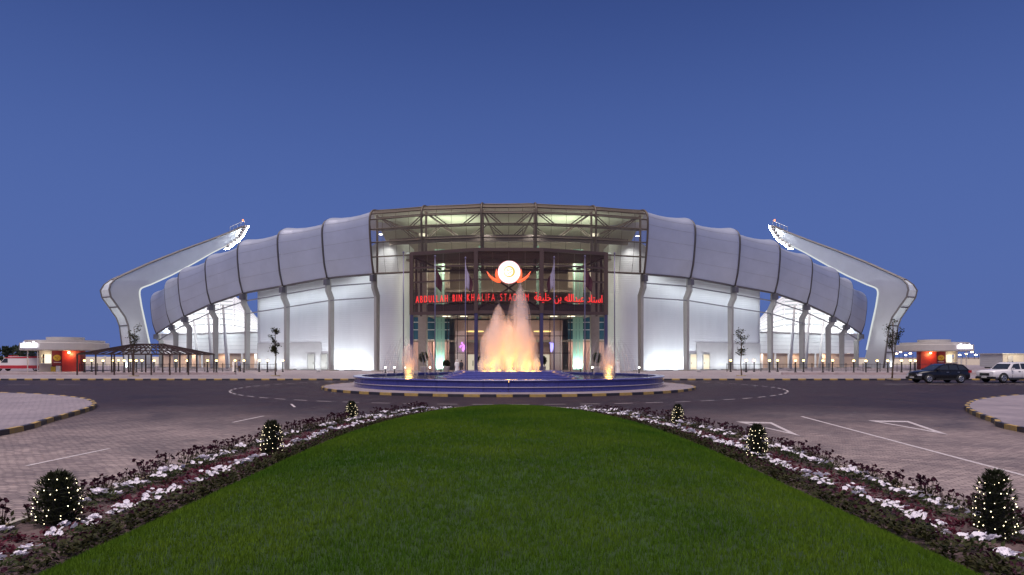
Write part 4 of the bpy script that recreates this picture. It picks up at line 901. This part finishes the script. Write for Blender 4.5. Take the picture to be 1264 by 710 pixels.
Lp = [(104, 92), (113, 95), (127, 90), (140, 94), (146, 98), (153, 92), (161, 96), (168, 90), (175, 95), (190, 90), (217, 92), (231, 90), (256, 93), (267, 91), (290, 94), (301, 92), (320, 95), (330, 93), (349, 95)]
for k, (px, D) in enumerate(Lp): bollard('path_lamp', (px-CX)/FOC*D, D, 1.72, M_warm, 'black path lamp with warm globe, %s from the kiosk towards the white wall' % ordn(k), 'path lamps along the pergola side', .085, 16 if k % 2 == 0 else 0)
Rp = [(902, 95), (921, 93), (931, 96), (950, 92), (960, 95), (982, 91), (992, 94), (1016, 92), (1028, 95), (1054, 88), (1069, 85), (1083, 88), (1096, 90), (1113, 92), (1124, 95), (1130, 90)]
for k, (px, D) in enumerate(Rp): bollard('path_lamp', (px-CX)/FOC*D, D, 1.72, M_warm, 'black path lamp with warm globe, %s from the white wall towards the red kiosk' % ordn(k), 'path lamps along the parking side', .085, 16 if k % 2 == 0 else 0)
# railings
def railing(x0, x1, D, lab):
    t = thing('railing', lab, 'fence', ((x0+x1)/2, D, .15)); n = int((x1-x0)/2.4)
    for k in range(n+1):
        x = x0+(x1-x0)*k/n; b = MB(); b.box((x, D, .75), (.08, .08, 1.2)); b.build('post', M_post, t)
        if k < n:
            b = MB(); q = (x1-x0)/n
            for z in (.35, 1.2): b.bar((x, D, z), (x+q, D, z), .05)
            b.build('rail', M_post, t)
            b = MB()
            for j in range(1, 12): b.box((x+q*j/12, D, .78), (.022, .022, .84))
            tag(b.build('bars', M_post, t), kind='stuff')
railing(-61, -33, 97, 'black metal railing between the pergola and the white drum wall')
railing(31, 60, 97, 'black metal railing between the white drum wall and the red kiosk')
M_ped = mat('planter_stone', (.36, .29, .29), .8, var=.15, vscale=2)
for x0, x1, nm in ((-66, -32, 'low pink planter wall in front of the pergola'), (32, 66, 'low pink planter wall behind the parked cars')):
    t = thing('planter_wall', nm, 'wall', ((x0+x1)/2, 80, .15)); n = 16
    for k in range(n): b = MB(); q = (x1-x0)/n; b.box((x0+q*(k+.5), 80, .28), (q-.02, .4, .26)); b.build('block', M_ped, t)

# ------------------------------------------------------------------ pergola
M_rust = mat('pergola_steel', (.045, .025, .022), .6, .2, var=.3, vscale=4)
px0 = (183-CX)/FOC*82; pg = thing('pergola', 'dark brown steel pergola with open hipped rafters by the left mast', 'pergola', (px0, 82, .15))
hw, hd, ez, rz_ = 6.4, 3.4, 2.45, 3.75
for i in range(7):
    for y in (-hd, hd): b = MB(); b.box((px0-hw+i*2*hw/6, 82+y, .15+ez/2), (.13, .13, ez)); b.build('post', M_rust, pg)
for y in (-hd, hd): b = MB(); b.bar((px0-hw, 82+y, ez+.1), (px0+hw, 82+y, ez+.1), .14); b.build('eave_beam', M_rust, pg)
for x in (-hw, hw): b = MB(); b.bar((px0+x, 82-hd, ez+.1), (px0+x, 82+hd, ez+.1), .14); b.build('eave_beam', M_rust, pg)
b = MB(); b.bar((px0-2.0, 82, rz_), (px0+2.0, 82, rz_), .16); b.build('ridge_beam', M_rust, pg)
for i in range(15):
    x = -hw+2*hw*i/14; rx = max(-2, min(2, x*.36))
    for y in (-hd, hd): b = MB(); b.bar((px0+x, 82+y, ez+.15), (px0+rx, 82, rz_), .10); b.build('rafter', M_rust, pg)
for x in (-1, 1):
    for y in (-2, -1, 0, 1, 2): b = MB(); b.bar((px0+x*hw, 82+y*1.3, ez+.15), (px0+x*2, 82, rz_), .10); b.build('rafter', M_rust, pg)
for f in (.33, .66):
    for y in (-1, 1): b = MB(); b.bar((px0-hw+(hw-2)*f, 82+y*hd*(1-f), ez+.15+(rz_-ez-.15)*f), (px0+hw-(hw-2)*f, 82+y*hd*(1-f), ez+.15+(rz_-ez-.15)*f), .07); b.build('purlin', M_rust, pg)

# ------------------------------------------------------------------ round kiosks
M_rim = mat('canopy_metal', (.50, .47, .44), .45, .3, var=.06, vscale=.8); M_redw = mat('red_panel', (.42, .035, .025), .5, var=.1, vscale=2); M_dred = mat('dark_red_panel', (.20, .012, .02), .5); M_yel = mat('yellow_emblem', (.62, .42, .03), .5, var=.15, vscale=4); M_crm = mat('kiosk_cream', (.60, .53, .42), .6, var=.06, vscale=2); M_win = glow('kiosk_window', (1, .90, .68), 1.3)
def kiosk(cx, D, sg, lab):      # sg=-1: sign on the left
    t = thing('kiosk', lab, 'kiosk', (cx, D, .15))
    b = MB(); b.lathe([(0, 3.15), (5.45, 3.15), (5.55, 3.25), (5.55, 4.2), (5.45, 4.25), (0, 4.25)], (cx, D, 0), 56); b.build('canopy', M_rim, t, False)
    b = MB(); b.lathe([(5.0, 4.25), (5.0, 4.62), (0, 4.7)], (cx, D, 0), 56); b.build('upper_canopy', M_rim, t)
    b = MB(); b.lathe([(2.4, 4.65), (2.4, 5.1), (0, 5.15)], (cx, D, 0), 40); b.build('roof_drum', M_rim, t)
    y = D-2.2
    def pan(name, m, x0, x1, z0, z1, dy=0, th=.2, par=t): b = MB(); xa, xb = (cx+x0*-sg, cx+x1*-sg); b.box(((xa+xb)/2, y+dy, (z0+z1)/2), (abs(xb-xa), th, z1-z0)); return b.build(name, m, par)
    # coordinates run from the sign side: negative = sign side
    pan('counter', M_crm, -2.3, -.45, .15, 1.25); pan('upper_wall', M_crm, -2.3, -.45, 2.6, 3.15); wn = pan('serving_window', M_win, -1.95, -.6, 1.25, 2.6, .6)
    pan('counter_top', M_white, -2.4, -.4, 1.25, 1.33, -.15, .5); pan('jamb', M_crm, -2.3, -1.95, 1.25, 2.6); pan('jamb', M_crm, -.6, -.45, 1.25, 2.6)
    rp_ = pan('advert_panel', M_dred, -.43, 1.15, .9, 3.12, -.1); pan('litter_bin', M_yel, -.35, .3, .15, .85, -.3, .5); pan('bin_panel', M_white, .4, .95, .15, .95, -.35, .4)
    b = MB(); xo = cx+.36*-sg; b.tube([(xo, y-.2, 2.1), (xo, y-.25, 2.1)], 1, 24); 
    b.v = [(xo+(v[0]-xo)*.56, v[1], 2.1+(v[2]-2.1)*.44) for v in b.v]; e_ = b.build('emblem', M_yel, rp_)
    b = MB(); 
    for q in ((-.2, 2.2), (.12, 2.24), (0, 2.0)): b.tube([(xo+q[0], y-.26, q[1]), (xo+q[0]+.1, y-.26, q[1]-.08)], .05, 6)
    b.build('emblem_mark', M_dred, e_)
    b = MB(); b.box((xo, y-.21, 1.45), (1.0, .02, .08)); b.build('advert_stripe', M_white, rp_)
    b = MB(); b.lathe([(2.5, .15), (2.5, 3.15)], (cx, D, 0), 30, *( (-PI*.36, PI*.9) if sg < 0 else (PI*.1, PI*1.36))); b.build('round_wall', M_redw, t)
    pan('red_wall', M_redw, 1.2, 3.75, .15, 3.13, -.35)
    b = MB(); xl = cx+2.3*-sg; b.lathe([(.02, 0), (.16, .05), (.16, .22), (.02, .3)], (xl, y-.62, 2.72), 10); b.build('wall_lamp', glow('wall_lamp_amber', (1, .72, .28), 9), t, True)
    lamp('wall_lamp_glow', 'POINT', (xl, y-1.0, 2.6), 90, (1, .62, .25), .1); lamp('window_glow', 'POINT', (cx+1.2*sg, y-.5, 2.2), 40, (1, .88, .65), .15)
    # lit sign letters standing on the canopy edge (no legible word in the photograph)
    s_ = None; ang = 0
    b = MB(); 
    for k in range(9):
        a_ = -PI/2+sg*(.05+.062*k); h = .36+.16*math.sin(k*2.3)+.12*(k in (1, 5)); b.lathe([(5.66, 3.55), (5.66, 3.55+h+.25), (5.74, 3.55+h+.25), (5.74, 3.55), (5.66, 3.55)], (cx, D, 0), 2, a_, a_+sg*.05)
    b.build('lit_sign', glow('sign_lavender', (.85, .82, 1), 3.5), t)
    for k in range(2): b = MB(); a_ = -PI/2+sg*(.1+.35*k); b.tube([(cx+5.2*math.cos(a_), D+5.2*math.sin(a_), .15), (cx+5.2*math.cos(a_), D+5.2*math.sin(a_), 3.15)], .07, 8); b.build('canopy_post', M_rim, t)
kiosk((80.8-CX)/FOC*100, 100, -1, 'round-roofed red kiosk with lit serving window behind the red and white van')
kiosk((1153-CX)/FOC*114, 114, 1, 'round-roofed red kiosk behind the parked black SUV')

# ------------------------------------------------------------------ vehicles
M_tyre = mat('tyre', (.012, .012, .013), .8); M_rimw = mat('alloy', (.55, .56, .58), .3, .8); M_cg = mat('car_glass', (.025, .03, .038), .05, spec=.8); M_dk = mat('black_trim', (.015, .015, .016), .5); M_hl = mat('headlamp', (.6, .62, .66), .08, spec=.9); M_tl = mat('tail_lamp', (.35, .01, .01), .2); M_plate = mat('number_plate', (.6, .6, .58), .5)
def wheel(root, x, y, r, side, wd=.24):
    b = MB(); n = 22; prof_ = [(r*.62, -wd/2), (r*.93, -wd/2), (r, -wd/3), (r, wd/3), (r*.93, wd/2), (r*.62, wd/2)]
    for q, o in prof_:
        for k in range(n): t = 2*PI*k/n; b.v.append((x+q*math.cos(t), y+o, r+q*math.sin(t)))
    for i in range(5):
        for k in range(n): b.f.append((i*n+k, i*n+(k+1) % n, (i+1)*n+(k+1) % n, (i+1)*n+k))
    ty = b.build('wheel', M_tyre, root, True)
    b = MB(); yo = y+side*wd*.42
    b.tube([(x, yo-side*.06, r), (x, yo-side*.03, r)], r*.63, n)
    rm = b.build('rim_back', M_dk, ty); b = MB()
    for k in range(5):
        t = 2*PI*k/5+.3; b.bar((x, yo, r), (x+r*.60*math.cos(t), yo, r+r*.60*math.sin(t)), .085, .04, (0, 1, 0))
    b.tube([(x+r*.6*math.cos(2*PI*k/n), yo, r+r*.6*math.sin(2*PI*k/n)) for k in range(n+1)], .028, 5); b.tube([(x, yo-.02, r), (x, yo+.02, r)], .08, 10); b.build('rim', M_rimw, ty)
def car(name, lab, loc, rz, paint, st, roof_pts, belt, wheels, wr, hwid, lower=None, tail=True, rack=False, lwr_h=.5):
    """st: stations (x, zlow, ztop, halfwidth) nose to tail along -x..+x ; roof_pts: greenhouse side outline"""
    t = thing(name, lab, 'car', loc, 'cars parked along the kerb', rz); OFF[t.name] = (0, 0, 0)
    b = MB(); n = 12
    for x, zl, zt, w_ in st:
        ring = [(0, zl), (w_*.80, zl), (w_*.94, zl+.06), (w_*.985, zl+.2), (w_, (zl+zt)/2), (w_*.985, zt-.12), (w_*.93, zt-.02), (w_*.6, zt+.015)]
        ring = ring+[(0, zt+.03)]+[(-y_, z_) for y_, z_ in ring[::-1][0:-1]]
        n = len(ring); b.v += [(x, y_, z_) for y_, z_ in ring]
    for i in range(len(st)-1):
        for k in range(n): b.f.append((i*n+k, i*n+(k+1) % n, (i+1)*n+(k+1) % n, (i+1)*n+k))
    b.f.append(tuple(range(n))); b.f.append(tuple(range((len(st)-1)*n+n-1, (len(st)-1)*n-1, -1)))
    body = b.build('body', paint, t, True, True)
    # greenhouse: pillars/roof shell, then panes set into it
    bot, top = hwid*.95, hwid*.74; zs = [p[1] for p in roof_pts]; z0, z1 = min(zs), max(zs)
    hw_ = lambda z: bot+(top-bot)*(z-z0)/(z1-z0)
    b = MB(); P = roof_pts; m_ = len(P)
    b.v += [(x, hw_(z), z) for x, z in P]+[(x, -hw_(z), z) for x, z in P]
    b.f += [tuple(range(m_)), tuple(range(2*m_-1, m_-1, -1))]+[(k, m_+k, m_+(k+1) % m_, (k+1) % m_) for k in range(m_)]
    cab = b.build('cabin', paint, t, False, True)
    for poly in belt:
        for s in (-1, 1):
            b = MB(); b.add([(x, s*(hw_(z)+.012), z) for x, z in poly], [tuple(range(len(poly)))]); b.build('window', M_cg, cab)
    a_, c_ = P[0], P[1]     # windscreen between first two outline points, rear screen between last two
    for (a_, c_), nm in (((P[0], P[1]), 'windscreen'), ((P[-1], P[-2]), 'rear_screen')):
        a2 = (a_[0]+(c_[0]-a_[0])*.10, a_[1]+(c_[1]-a_[1])*.10); c2 = (a_[0]+(c_[0]-a_[0])*.92, a_[1]+(c_[1]-a_[1])*.92); dx, dz = c_[0]-a_[0], c_[1]-a_[1]; l = math.hypot(dx, dz); nx, nz = -dz/l*.015, dx/l*.015
        if nm == 'rear_screen': nx, nz = -nx, -nz
        b = MB(); b.add([(a2[0]+nx, -hw_(a2[1])*.92, a2[1]+nz), (a2[0]+nx, hw_(a2[1])*.92, a2[1]+nz), (c2[0]+nx, hw_(c2[1])*.92, c2[1]+nz), (c2[0]+nx, -hw_(c2[1])*.92, c2[1]+nz)], [(0, 1, 2, 3)]); b.build(nm, M_cg, cab)
    for x in wheels:
        for s in (-1, 1):
            b = MB(); nn = 16; arc = [(x+(wr+.09)*math.cos(PI*k/nn), wr+(wr+.07)*math.sin(PI*k/nn)) for k in range(nn+1)]
            b.add([(q, s*(hwid+.004), max(z, .28)) for q, z in arc], [tuple(range(nn+1))]); b.build('wheel_arch', M_dk, body); wheel(t, x, s*(hwid-.10), wr, s)
    x0 = st[0][0]; 
    for s in (-1, 1):
        b = MB(); b.box((x0+.16, s*hwid*.70, st[1][2]-.17), (.3, hwid*.42, .17)); b.build('headlight', M_hl, body)
        b = MB(); b.box((st[-1][0]-.12, s*hwid*.86, .98), (.28, .16, .22)); b.build('tail_light', M_tl, body)
        b = MB(); mx_ = roof_pts[0][0]+.35; b.box((mx_, s*(hwid+.11), z0+.1), (.14, .2, .14)); b.build('wing_mirror', paint, body)
        for hx in (-.1, .85): b = MB(); b.box((hx+.25, s*(hwid+.012), z0-.13), (.2, .03, .035)); b.build('door_handle', M_rimw if paint is not M_suvw else M_dk, body)
        for hx in (-.55, .42, 1.3): b = MB(); b.box((hx, s*(hwid-.004), .72), (.012, .012, .62)); b.build('door_gap', M_dk, body)
    b = MB(); b.box((x0+.03, 0, .72), (.12, hwid*1.0, .22)); b.build('grille', M_dk, body); b = MB(); b.box((x0-.0, 0, .47), (.14, .52, .12)); b.build('number_plate', M_plate, body)
    b = MB(); b.box((x0+.1, 0, .42), (.3, hwid*1.88, .2)); b.build('bumper', M_dk, body)
    for s in (-1, 1): b = MB(); b.box((.1, s*(hwid-.03), .33), (wheels[1]-wheels[0]-2*wr-.15, .12, .14)); b.build('sill', M_dk, body)
    return t
M_suvb = mat('black_blue_paint', (.008, .008, .011), .25, coat=.4, spec=.4); M_suvw = mat('white_paint', (.70, .68, .70), .25, coat=.6)
# dark SUV: nose at -x
st = [(-2.30, .34, .74, .62), (-2.22, .30, .86, .78), (-1.9, .27, .98, .88), (-1.2, .25, 1.06, .91), (-.8, .25, 1.08, .92), (.6, .25, 1.08, .92), (1.6, .26, 1.10, .91), (2.05, .30, 1.10, .87), (2.22, .38, 1.04, .78), (2.26, .46, .92, .7)]
car('parked_car', 'black SUV parked at the kerb in front of the red kiosk', (36.9, 58.6, .01), R(2), M_suvb, st, [(-1.05, 1.05), (-.28, 1.52), (.1, 1.62), (1.0, 1.63), (1.65, 1.56), (2.15, 1.05)],
    [[(-.72, 1.12), (-.22, 1.47), (.28, 1.53), (.28, 1.12)], [(.36, 1.12), (.36, 1.53), (1.05, 1.53), (1.12, 1.12)], [(1.2, 1.12), (1.13, 1.51), (1.55, 1.48), (1.85, 1.12)]], (-1.42, 1.32), .36, .92)
st = [(-2.40, .40, .80, .80), (-2.36, .36, 1.0, .86), (-2.1, .33, 1.06, .90), (-1.2, .32, 1.12, .92), (-.75, .32, 1.14, .93), (1.0, .32, 1.14, .93), (2.2, .33, 1.14, .92), (2.38, .38, 1.1, .88), (2.42, .44, 1.0, .82)]
car('parked_car', 'white SUV with a black grille parked at the right edge of the frame', (43.4, 59.3, .01), R(10), M_suvw, st, [(-.95, 1.1), (-.40, 1.66), (-.1, 1.74), (1.9, 1.76), (2.2, 1.70), (2.36, 1.1)],
    [[(-.68, 1.17), (-.28, 1.60), (.30, 1.65), (.30, 1.17)], [(.40, 1.17), (.40, 1.65), (1.15, 1.65), (1.15, 1.17)], [(1.25, 1.17), (1.25, 1.65), (1.95, 1.64), (2.15, 1.17)]], (-1.42, 1.40), .40, .93)
# red and white van beside the kiosk
vx = (30-CX)/FOC*101; vn = thing('van', 'white van with red stripes parked left of the round kiosk', 'van', (vx, 101, .15)); M_vw = mat('van_white', (.66, .62, .62), .4, coat=.3); M_vr = mat('van_red', (.40, .02, .03), .4, coat=.3)
def vb(name, m, poly, y0, y1, par=vn): b = MB(); b.prism(poly, lambda x, z: (vx+x, 101+y0, .15+z), lambda x, z: (vx+x, 101+y1, .15+z)); return b.build(name, m, par, normals=True)
body = vb('body', M_vw, [(-4.1, .35), (-4.1, .95), (-3.9, 1.1), (-2.9, 1.2), (-2.2, 1.95), (-1.7, 2.0), (-1.7, 2.15), (3.2, 2.15), (3.2, .35)], -1, 1)
vb('red_stripe', M_vr, [(-2.9, .4), (-2.9, .85), (3.22, .85), (3.22, .4)], -1.03, 1.03, body); vb('roof_stripe', M_vr, [(-2.1, 1.9), (-2.1, 2.05), (3.22, 2.18), (3.22, 1.93)], -1.03, 1.03, body)
vb('side_window', M_cg, [(-2.75, 1.25), (-2.2, 1.85), (-1.75, 1.85), (-1.75, 1.25)], -1.02, 1.02, body); vb('bumper', M_dk, [(-4.2, .3), (-4.2, .55), (-3.9, .55), (-3.9, .3)], -.95, .95, body); vb('headlight', M_hl, [(-4.13, .7), (-4.13, .9), (-3.9, .92), (-3.9, .7)], -.98, -.6, body); vb('headlight', M_hl, [(-4.13, .7), (-4.13, .9), (-3.9, .92), (-3.9, .7)], .6, .98, body)
vb('light_bar', M_vr, [(-1.9, 2.15), (-1.9, 2.3), (-1.4, 2.3), (-1.4, 2.15)], -.7, .7, body)
OFF[vn.name] = (0, 0, 0)
for x in (-3.1, 2.3):
    for s in (-1, 1): wheel(vn, x, s*.9, .42, s)

# ------------------------------------------------------------------ portable cabin and far things on the right
cb = thing('portable_cabin', 'long pale portable cabin beyond the white SUV', 'cabin', (88, 125, .15)); M_cab = mat('cabin_panel', (.50, .50, .50), .5, .2, var=.05, vscale=.7); add_lines(M_cab, .4, .3)
def cbx(name, m, x0, x1, y0, y1, z0, z1, par=cb): b = MB(); b.box(((x0+x1)/2, (y0+y1)/2, (z0+z1)/2), (x1-x0, y1-y0, z1-z0)); return b.build(name, m, par)
w_ = cbx('wall', M_cab, 88.3, 106, 122, 128, .4, 2.75); cbx('roof', M_rim, 88.1, 106.2, 121.8, 128.2, 2.75, 2.9); cbx('skid', M_dk, 89, 105.5, 122.3, 127.7, .15, .4)
cbx('lit_end_wall', M_crm, 88.22, 92, 121.9, 121.98, .4, 2.72); d_ = cbx('door', M_rim, 89.1, 90, 121.8, 121.86, .45, 2.4); cbx('handle', M_dk, 89.8, 89.9, 121.7, 121.78, 1.2, 1.5, d_)  # lit cream tone of the cabin end is put into the panel colour
for x in (94, 98, 102): f_ = cbx('window', M_cg, x, x+1.4, 121.9, 121.97, 1.3, 2.2); cbx('sill', M_rim, x-.1, x+1.5, 121.8, 121.95, 1.22, 1.28, f_)
lamp('cabin_light', 'POINT', (90, 119.5, 2.4), 160, (1, .9, .62), .2)
M_far = glow('far_lamp', (1, .66, .30), 14); M_farw = glow('far_lamp_white', (1, .92, .85), 9)
fl = [(1003, 250), (1018, 262), (1031, 240), (1046, 275), (1051, 232), (1078, 238), (1085, 262), (1091, 246), (1098, 230), (1104, 270), (1110, 252), (1115, 236), (1121, 258), (1127, 244), (1180, 250), (1188, 238), (1196, 262), (1203, 246), (1208, 228)]
for k, (px, D) in enumerate(fl):
    x = (px-CX)/FOC*D; h = 3.0+.55*(k % 3); t = thing('street_lamp', 'distant street lamp on the skyline, %s from the stadium side' % ordn(k), 'street lamp', (x, D, 0), 'far street lamps beyond the red kiosk')
    b = MB(); b.tube([(x, D, 0), (x, D, h)], [.10, .06], 6); b.bar((x, D, h), (x-.9, D, h+.12), .07); b.build('pole', M_post, t)
    b = MB(); b.lathe([(.02, -.3), (.4, -.18), (.45, 0), (.15, .16), (.02, .2)], (x-.9, D, h+.02), 8); b.build('lamp_head', M_far if k % 3 else M_farw, t, True)
M_scrub = leaf_mat('scrub_leaf', (.018, .028, .018), (.04, .05, .03))
for k, (px, D, h) in enumerate(((2, 150, 4.4), (17, 190, 5.2), (25, 185, 5.6), (32, 196, 4.6), (48, 180, 4.8), (56, 200, 4.2))):
    x = (px-CX)/FOC*D; t = thing('far_tree', 'dark distant tree behind the van, %s from the frame edge' % ordn(k), 'tree', (x, D, 0), 'distant trees behind the van')
    b = MB(); b.tube([(x, D, 0), (x+.1, D, h*.6)], [.2, .1], 6); b.build('trunk', M_bark, t); b = crown(260, .8, (x, D, h*.68), h*.42, squash=.6); b.build('crown', M_scrub, t)
for nm, x0, x1, D, h, lab in (('perimeter_wall', -150, -84, 170, 2.3, 'pale long boundary wall far behind the van'), ('perimeter_wall', 76, 150, 180, 1.7, 'pale long boundary wall far behind the parked cars')):
    t = thing(nm, lab, 'wall', ((x0+x1)/2, D, 0)); n = 12; q = (x1-x0)/n
    for k in range(n): b = MB(); b.box((x0+q*(k+.5), D, h/2), (q-.15, .3, h)); b.build('panel', M_crm, t); b = MB(); b.box((x0+q*k, D-.05, h/2+.1), (.4, .45, h+.2)); b.build('pier', M_rim, t)

# ------------------------------------------------------------------ young trees
M_yl = leaf_mat('young_leaf', (.020, .030, .012), (.075, .075, .022))
def young_tree(px, D, h, lab, dense, seed, spread=.75):
    random.seed(seed); x = (px-CX)/FOC*D; t = thing('young_tree', lab, 'tree', (x, D, .15), 'young street trees on the plaza')
    tr = [Vector((x+.05*math.sin(k*1.3+seed), D, .15+h*.93*k/8)) for k in range(9)]
    b = MB(); b.tube(tr, [.075-.006*k for k in range(9)], 7); lv = MB()
    for k in range(15):
        f = random.uniform(.42, .98); i = min(int(f*8), 7); p = tr[i].lerp(tr[i+1], f*8-i); a = random.uniform(0, 2*PI); L = spread*random.uniform(.5, 1.1)*(1.15-.45*abs(f-.7)*2)
        q = p+Vector((math.cos(a)*L*.75, math.sin(a)*L*.75, L*.75)); b.tube([p, p.lerp(q, .5)+Vector((0, 0, -.05)), q], [.025, .018, .008], 5)
        for j in range(dense):
            c = p.lerp(q, random.uniform(.45, 1.1))+Vector((random.gauss(0, .13), random.gauss(0, .13), random.gauss(0, .1))); d = Vector((random.gauss(0, 1), random.gauss(0, 1), random.gauss(0, .6))).normalized(); s = d.cross(Vector((.2, .1, 1))).normalized()*.07; l = random.uniform(.14, .26)
            lv.add([c, c+d*l*.5+s, c+d*l, c+d*l*.5-s], [(0, 1, 2, 3)])
    b.build('trunk', M_bark, t, True); lv.build('crown', M_yl, t)
    b = MB(); b.lathe([(.5, 0), (.5, .1), (.38, .1), (.38, .04), (0, .04)], (x, D, .15), 14); b.build('tree_ring', M_edge, t)
young_tree(340, 74, 5.3, 'leafy young tree in front of the left white drum wall', 70, 3, .62)
young_tree(165, 73, 5.5, 'thin young tree with sparse leaves before the left mast', 34, 5, .8)
young_tree(915, 74, 5.2, 'thin young tree before the right white drum wall', 36, 8, .6)
young_tree(1102, 63, 5.6, 'sparse young tree at the kerb left of the black SUV', 34, 11, 1.0)
random.seed(99)

# ------------------------------------------------------------------ people near the entrance and the railing
M_skin = mat('skin', (.30, .17, .11), .6); M_thobe = mat('white_robe', (.68, .67, .66), .8); M_darkc = mat('dark_clothes', (.03, .03, .04), .8); M_shirt = mat('blue_shirt', (.16, .18, .30), .8); M_hair = mat('hair', (.012, .01, .009), .6)
def person(x, D, h, lab, cloth, robe, face=0):
    t = thing('person', lab, 'person', (x, D, .15), None, face); OFF[t.name] = (0, 0, 0); k = h/1.75
    me = bpy.data.meshes.new('body'); V = [(0, 0, .95), (0, 0, 1.15), (0, 0, 1.38), (0, -.01, 1.50), (0, -.02, 1.60), (0, -.01, 1.72), (.1, 0, .88), (.11, -.02, .48), (.12, .02, .07), (.12, -.13, .04), (-.1, 0, .88), (-.11, .05, .48), (-.12, .1, .07), (-.12, -.05, .04), (.19, 0, 1.40), (.24, .03, 1.12), (.23, -.06, .88), (.22, -.09, .78), (-.19, 0, 1.40), (-.24, .03, 1.12), (-.23, -.06, .88), (-.22, -.09, .78)]
    Ed = [(0, 1), (1, 2), (2, 3), (3, 4), (4, 5), (0, 6), (6, 7), (7, 8), (8, 9), (0, 10), (10, 11), (11, 12), (12, 13), (2, 14), (14, 15), (15, 16), (16, 17), (2, 18), (18, 19), (19, 20), (20, 21)]
    Rd = [.13, .13, .15, .06, .085, .07, .085, .06, .045, .035, .085, .06, .045, .035, .06, .045, .035, .03, .06, .045, .035, .03]
    me.from_pydata([(a*k, b_*k, c*k) for a, b_, c in V], Ed, []); o = bpy.data.objects.new('body', me); COL.objects.link(o); o.parent = t
    m1 = o.modifiers.new('skin', 'SKIN'); m2 = o.modifiers.new('smooth', 'SUBSURF'); m2.levels = m2.render_levels = 1
    for i, r in enumerate(Rd): me.skin_vertices[0].data[i].radius = (r*k, r*k)
    me.skin_vertices[0].data[0].use_root = True; me.materials.append(M_skin)
    b = MB()
    if robe: b.lathe([(.28*k, .06*k), (.24*k, .5*k), (.20*k, .95*k), (.215*k, 1.3*k), (.20*k, 1.43*k), (.08*k, 1.5*k)], (0, 0, 0), 14)
    else: b.lathe([(.20*k, .86*k), (.19*k, 1.1*k), (.215*k, 1.35*k), (.19*k, 1.44*k), (.08*k, 1.5*k)], (0, 0, 0), 14)
    b.v = [(x_*1.08, y_*.8, z_) for x_, y_, z_ in b.v]; b.build('robe' if robe else 'shirt', cloth, t, True)
    for s in (-1, 1):
        b = MB(); b.tube([(s*.17*k, 0, 1.41*k), (s*.245*k, .03*k, 1.12*k), (s*.235*k, -.05*k, .90*k)], [.08*k, .062*k, .05*k], 8); b.build('sleeve', cloth, t, True)
        if not robe: b = MB(); b.tube([(s*.1*k, 0, .92*k), (s*.11*k, .01*k, .48*k), (s*.12*k, .05*k, .08*k)], [.105*k, .08*k, .062*k], 8); b.build('trouser_leg', M_darkc, t, True)
    b = MB(); b.lathe([(.098*k, 1.60*k), (.105*k, 1.68*k), (.085*k, 1.76*k), (.02, 1.79*k)], (0, .012*k, 0), 12)
    if robe: b.lathe([(.17*k, 1.36*k), (.13*k, 1.5*k), (.115*k, 1.62*k)], (0, .03*k, 0), 12, .3, PI-.3)
    b.build('headcloth' if robe else 'hair', cloth if robe else M_hair, t, True)
for px, D, h, lab, c, rb, fc in ((564, 84, 1.75, 'person in a long white robe standing by the fountain plinth', M_thobe, True, .4), (569.5, 86, 1.68, 'person in dark clothes standing near the entrance doors', M_darkc, False, -.3), (289, 95, 1.72, 'person in a white robe behind the railing', M_thobe, True, .2), (295, 95.4, 1.70, 'person in a blue shirt behind the railing', M_shirt, False, -.6), (762.5, 88, 1.75, 'person in a white robe beside the right spray jet', M_thobe, True, 0)):
    person((px-CX)/FOC*D, D, h, lab, c, rb, fc)
